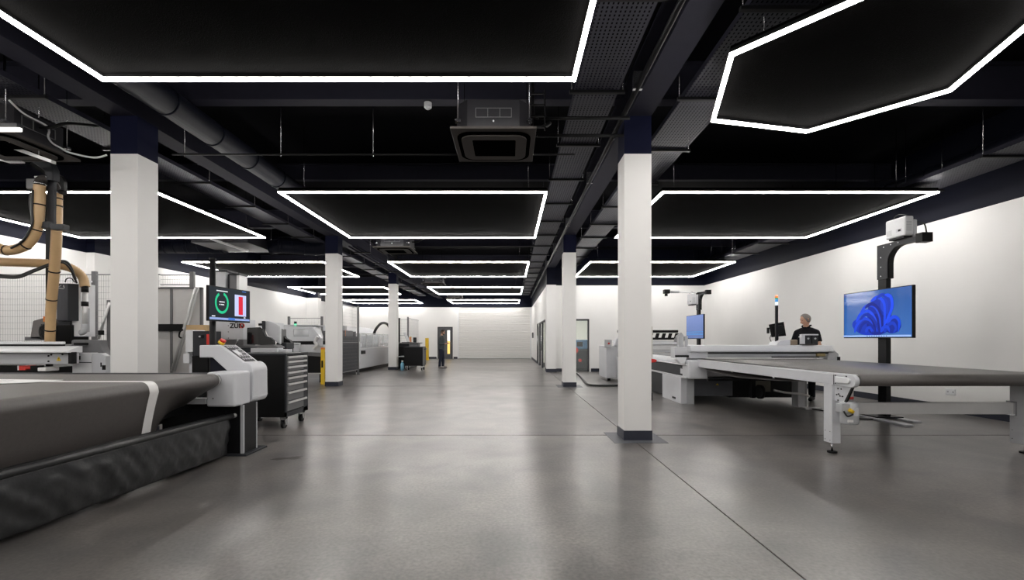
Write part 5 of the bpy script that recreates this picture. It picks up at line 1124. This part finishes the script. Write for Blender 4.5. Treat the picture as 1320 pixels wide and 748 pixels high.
def person(label, loc, rz, H, mats, arms, tilt, headyaw=0, beard=False, polo=False):
    """figure facing +x in its own frame; joints in metres for a 1.8 m figure, scaled to H"""
    p = T('person', label, 'person', loc); s = H/1.8
    def V(x, y, z): return (x*s, y*s, z*s)
    def lim(mb, pts, rs):                                            # tapered limb with round joints
        pts = [V(*q) for q in pts]; rs = [r*s for r in rs]
        mb.tube(pts, rs, 14)
        for q, r in zip(pts, rs): mb.sphere(q, r*.99, nu=12, nv=8)
    def rows(l): return [tuple(c*s for c in r) for r in l]
    c0, s0 = math.cos(tilt), math.sin(tilt); hc = Vector(V(.055, 0, 1.675))
    def hv(x, y, z):
        x, z = x*c0+z*s0, -x*s0+z*c0
        cy_, sy_ = math.cos(headyaw), math.sin(headyaw); x, y = x*cy_-y*sy_, x*sy_+y*cy_
        return tuple(hc+Vector((x, y, z))*s)
    # body: one fused skin
    bd_ = MB(); loft(bd_, rows([(0, 0, .86, .10, .15), (0, 0, .95, .115, .165), (.005, 0, 1.08, .10, .135), (.01, 0, 1.25, .115, .155), (.01, 0, 1.36, .11, .165), (0, 0, 1.44, .085, .13), (0, 0, 1.49, .06, .07)]))
    lim(bd_, [(0, 0, 1.46), (.02, 0, 1.54), (.04, 0, 1.62)], [.062, .056, .052])
    for sd in (-1, 1):
        lim(bd_, [(0, sd*.09, .90), (.005, sd*.098, .72), (.015+.02*sd, sd*.105, .50), (.0+.04*sd, sd*.108, .36), (-.01+.05*sd, sd*.11, .08)], [.092, .078, .054, .052, .036])
        lim(bd_, [(-.03+.05*sd, sd*.11, .045), (.06+.05*sd, sd*.115, .04), (.14+.05*sd, sd*.125, .03)], [.036, .034, .026])
        sh, el, wr, hn = arms[sd]
        lim(bd_, [(0, sd*.08, 1.42), (sh[0], sh[1]*.90, sh[2]-.035), el, wr, hn], [.05, .046, .040, .028, .03])
    fuse('body', bd_, mats['skin'], p, .012*s, 5)
    def world(mb): mb.v = [tuple(Vector(v)+p.location) for v in mb.v]; return mb
    nu, nv = 36, 26
    def headpt(th, ph):
        cx, cy_, cz = math.cos(ph)*math.cos(th), math.cos(ph)*math.sin(th), math.sin(ph)
        x, y, z = .098*cx, .077*cy_, .120*cz
        if z < 0: k = -z/.120; y *= 1-.26*k; x = x*(1-.14*k)+.018*k
        if cx > .2:                                            # face relief: brow, nose, lips, chin
            g = lambda zz_, w1, yw: math.exp(-((z-zz_)/w1)**2-(y/yw)**2)
            x += .026*g(-.028, .018, .014)+.014*g(-.006, .026, .010)+.007*g(.03, .012, .045)+.009*g(-.060, .009, .024)+.012*g(-.094, .018, .028)
            x -= .011*(math.exp(-((z-.010)/.014)**2-((abs(y)-.032)/.015)**2))
        return x, y, z
    hm_ = MB(); vv = [hv(*headpt(2*PI*i/nu, -PI/2+PI*j/nv)) for j in range(nv+1) for i in range(nu)]
    ff = [(j*nu+i, j*nu+(i+1) % nu, (j+1)*nu+(i+1) % nu, (j+1)*nu+i) for j in range(nv) for i in range(nu)]
    hm_.add(vv, ff, True)
    for sd in (-1, 1):
        e = [hv(-.004, sd*.074, .022), hv(-.014, sd*.083, .012), hv(-.012, sd*.082, -.01), hv(-.002, sd*.074, -.032)]; hm_.tube(e, [.007*s, .012*s, .010*s, .006*s], 8)
    head = P('head', world(hm_), mats['skin'], p)
    ey = MB(); br_ = MB()
    for sd in (-1, 1):
        ey.sphere(hv(.0835, sd*.030, .010), .0062*s, nu=8, nv=6); br_.tube([hv(.092, sd*.014, .031), hv(.092, sd*.030, .036), hv(.082, sd*.046, .031)], .0038*s, 6)
    P('eyes', world(ey), 'black', head); P('eyebrows', world(br_), mats['hair'], head)
    P('mouth', world(MB().tube([hv(.098, -.020, -.060), hv(.104, 0, -.062), hv(.098, .020, -.060)], .0032*s, 6)), M.setdefault('lips', mat('lips', (.35, .14, .11), .5)), head)
    vv = []; ff = []
    for j in range(13):
        for i in range(nu):
            th = 2*PI*i/nu; front = math.cos(th)
            lo = -.62 if front < -.2 else (-.62+(front+.2)*.55 if front < .25 else -.37+1.22*min(1, (front-.25)*2.2)); ph = lo+(PI/2-lo)*j/12
            x, y, z = headpt(th, ph); k = (1.03 if j == 0 else 1.075)+.012*math.sin(j*1.9+i*2.3)
            vv.append(hv(x*k-.002, y*k, z*(k if z < 0 else 1.035)+.003))
    for j in range(12):
        for i in range(nu): ff.append((j*nu+i, j*nu+(i+1) % nu, (j+1)*nu+(i+1) % nu, (j+1)*nu+i))
    P('hair', world(MB().add(vv, ff, True)), mats['hair'], p)
    if beard:
        vv = []; ff = []; NB = 19
        for j in range(8):
            for i in range(NB):
                th = -1.35+2.7*i/(NB-1); top = -.52+.18*abs(math.sin(th))**2-(.10 if abs(th) < .25 else 0); ph = -1.35+(top+1.35)*j/7
                x, y, z = headpt(th, ph); kk = 1.045 if 0 < j < 7 else 1.0; vv.append(hv(x*kk+.002, y*kk, z*kk))
        for j in range(7):
            for i in range(NB-1): ff.append((j*NB+i, j*NB+i+1, (j+1)*NB+i+1, (j+1)*NB+i))
        P('beard', world(MB().add(vv, ff, True)), mats['hair'], p)
    # shirt
    st = MB(); zb = .83 if not polo else .80
    loft(st, rows([(0, 0, zb, .135, .178), (0, 0, .95, .135, .180), (.005, 0, 1.08, .125, .160), (.01, 0, 1.25, .135, .180), (.01, 0, 1.36, .128, .188), (0, 0, 1.44, .10, .15), (.004, 0, 1.495, .078, .088), (.012, 0, 1.525, .066, .068)]))
    for sd in (-1, 1):
        sh, el, wr, hn = arms[sd]
        if polo:
            e2 = tuple(sh[i]+(el[i]-sh[i])*.74 for i in range(3)); lim(st, [(0, sd*.08, 1.44), (sh[0], sh[1]*.92, sh[2]-.025)], [.072, .066]); st.tube([V(sh[0], sh[1]*.92, sh[2]-.02), V(*e2)], [.066*s, .060*s], 16)
        else:
            w2 = tuple(el[i]+(wr[i]-el[i])*.9 for i in range(3)); lim(st, [(0, sd*.08, 1.44), (sh[0], sh[1]*.95, sh[2]-.02), el], [.070, .066, .054]); st.tube([V(*el), V(*w2)], [.056*s, .042*s], 16)
    fuse('shirt', st, mats['shirt'], p, .011*s, 4)
    if polo:
        cm_ = MB().tube([V(.085, -.03, 1.50), V(.05, -.072, 1.535), V(-.02, -.075, 1.555), V(-.06, 0, 1.56), V(-.02, .075, 1.555), V(.05, .072, 1.535), V(.085, .03, 1.50)], .014*s, 8); P('collar', world(cm_), mats['shirt'], p)
        P('chest_badge', world(MB().box(.142*s, .152*s, -.10*s, -.05*s, 1.305*s, 1.325*s)), 'paper', p)
    tr_ = MB(); loft(tr_, rows([(0, 0, .80, .11, .16), (0, 0, .90, .122, .172), (0, 0, .97, .118, .165)]))
    for sd in (-1, 1):
        lim(tr_, [(0, sd*.088, .86), (.005, sd*.098, .70), (.015+.02*sd, sd*.105, .50)], [.104, .092, .074]); tr_.tube([V(.015+.02*sd, sd*.105, .50), V(0+.045*sd, sd*.108, .28), V(-.01+.05*sd, sd*.11, .075)], [.074*s, .066*s, .062*s], 16)
    fuse('trousers', tr_, mats['legs'], p, .012*s, 4)
    for sd in (-1, 1):
        so_ = MB(); lim(so_, [(-.035+.05*sd, sd*.11, .052), (.06+.05*sd, sd*.115, .046), (.155+.05*sd, sd*.125, .040)], [.050, .046, .040])
        so_.v = [(x, y, max(z, 0.002)) for x, y, z in so_.v]; fuse('shoe', so_, mats['shoe'], p, .009*s, 2)
        sh, el, wr, hn = [Vector(q) for q in arms[sd]]; dr = (hn-wr).normalized(); sid = dr.cross(Vector((0, 0, 1))).normalized(); up = sid.cross(dr).normalized()
        vs_, ed, ra = [], [], []
        def add(v, r, par=None):
            vs_.append(V(*v)); ra.append(tuple(q*s for q in r) if isinstance(r, tuple) else r*s)
            if par is not None: ed.append((par, len(vs_)-1))
            return len(vs_)-1
        a = add(hn, (.036, .018))
        for k in range(4):
            off = (k-1.5)*.020; Lf = (.030, .036, .033, .025)[k]
            q1 = add(hn+dr*.035+sid*off, .010, a); q2 = add(hn+dr*(.035+Lf)+sid*off-up*.010, .009, q1); add(hn+dr*(.040+Lf*1.6)+sid*off-up*.032, .008, q2)
        q1 = add(hn-sid*sd*.035+up*.005, .012, a); add(hn-sid*sd*.052+dr*.035, .010, q1)
        skin('hand', vs_, ed, ra, mats['skin'], p, sub=1)
    p.rotation_euler.z = rz; return p
A1 = {-1: ((0, -.19, 1.43), (.03, -.25, 1.14), (.27, -.16, 1.12), (.35, -.12, 1.13)), 1: ((0, .19, 1.43), (.05, .25, 1.14), (.28, .15, 1.14), (.35, .10, 1.15))}
pr1 = person('man with short grey hair and black polo shirt working behind the gantry', (6.40, 9.98, 0), PI*1.22, 1.86,
       dict(skin='skin', hair='skin_d', shirt='polo', legs='polo', shoe='black'), A1, .42, -.8, polo=True)
A2 = {-1: ((0, -.19, 1.43), (-.02, -.24, 1.13), (.22, -.17, 1.13), (.30, -.12, 1.16)), 1: ((0, .19, 1.43), (.02, .23, 1.13), (.24, .12, 1.14), (.31, .06, 1.16))}
pr2 = person('dark bearded man in grey jumper and navy trousers holding a phone by the back door', (-3.12, 21.2, 0), -.12, 1.76,
       dict(skin='skin', hair='hair', shirt='jumper', legs='jeans', shoe='shoe'), A2, .38, 0, beard=True)
ph = T('phone', 'small phone held by the bearded man', 'phone', (-2.80, 21.05, 1.14)); P('phone_body', box(-2.84, -2.76, 21.0, 21.12, 1.155, 1.165), 'black', ph, .002); P('phone_screen', box(-2.835, -2.765, 21.005, 21.115, 1.165, 1.166), 'white', ph)
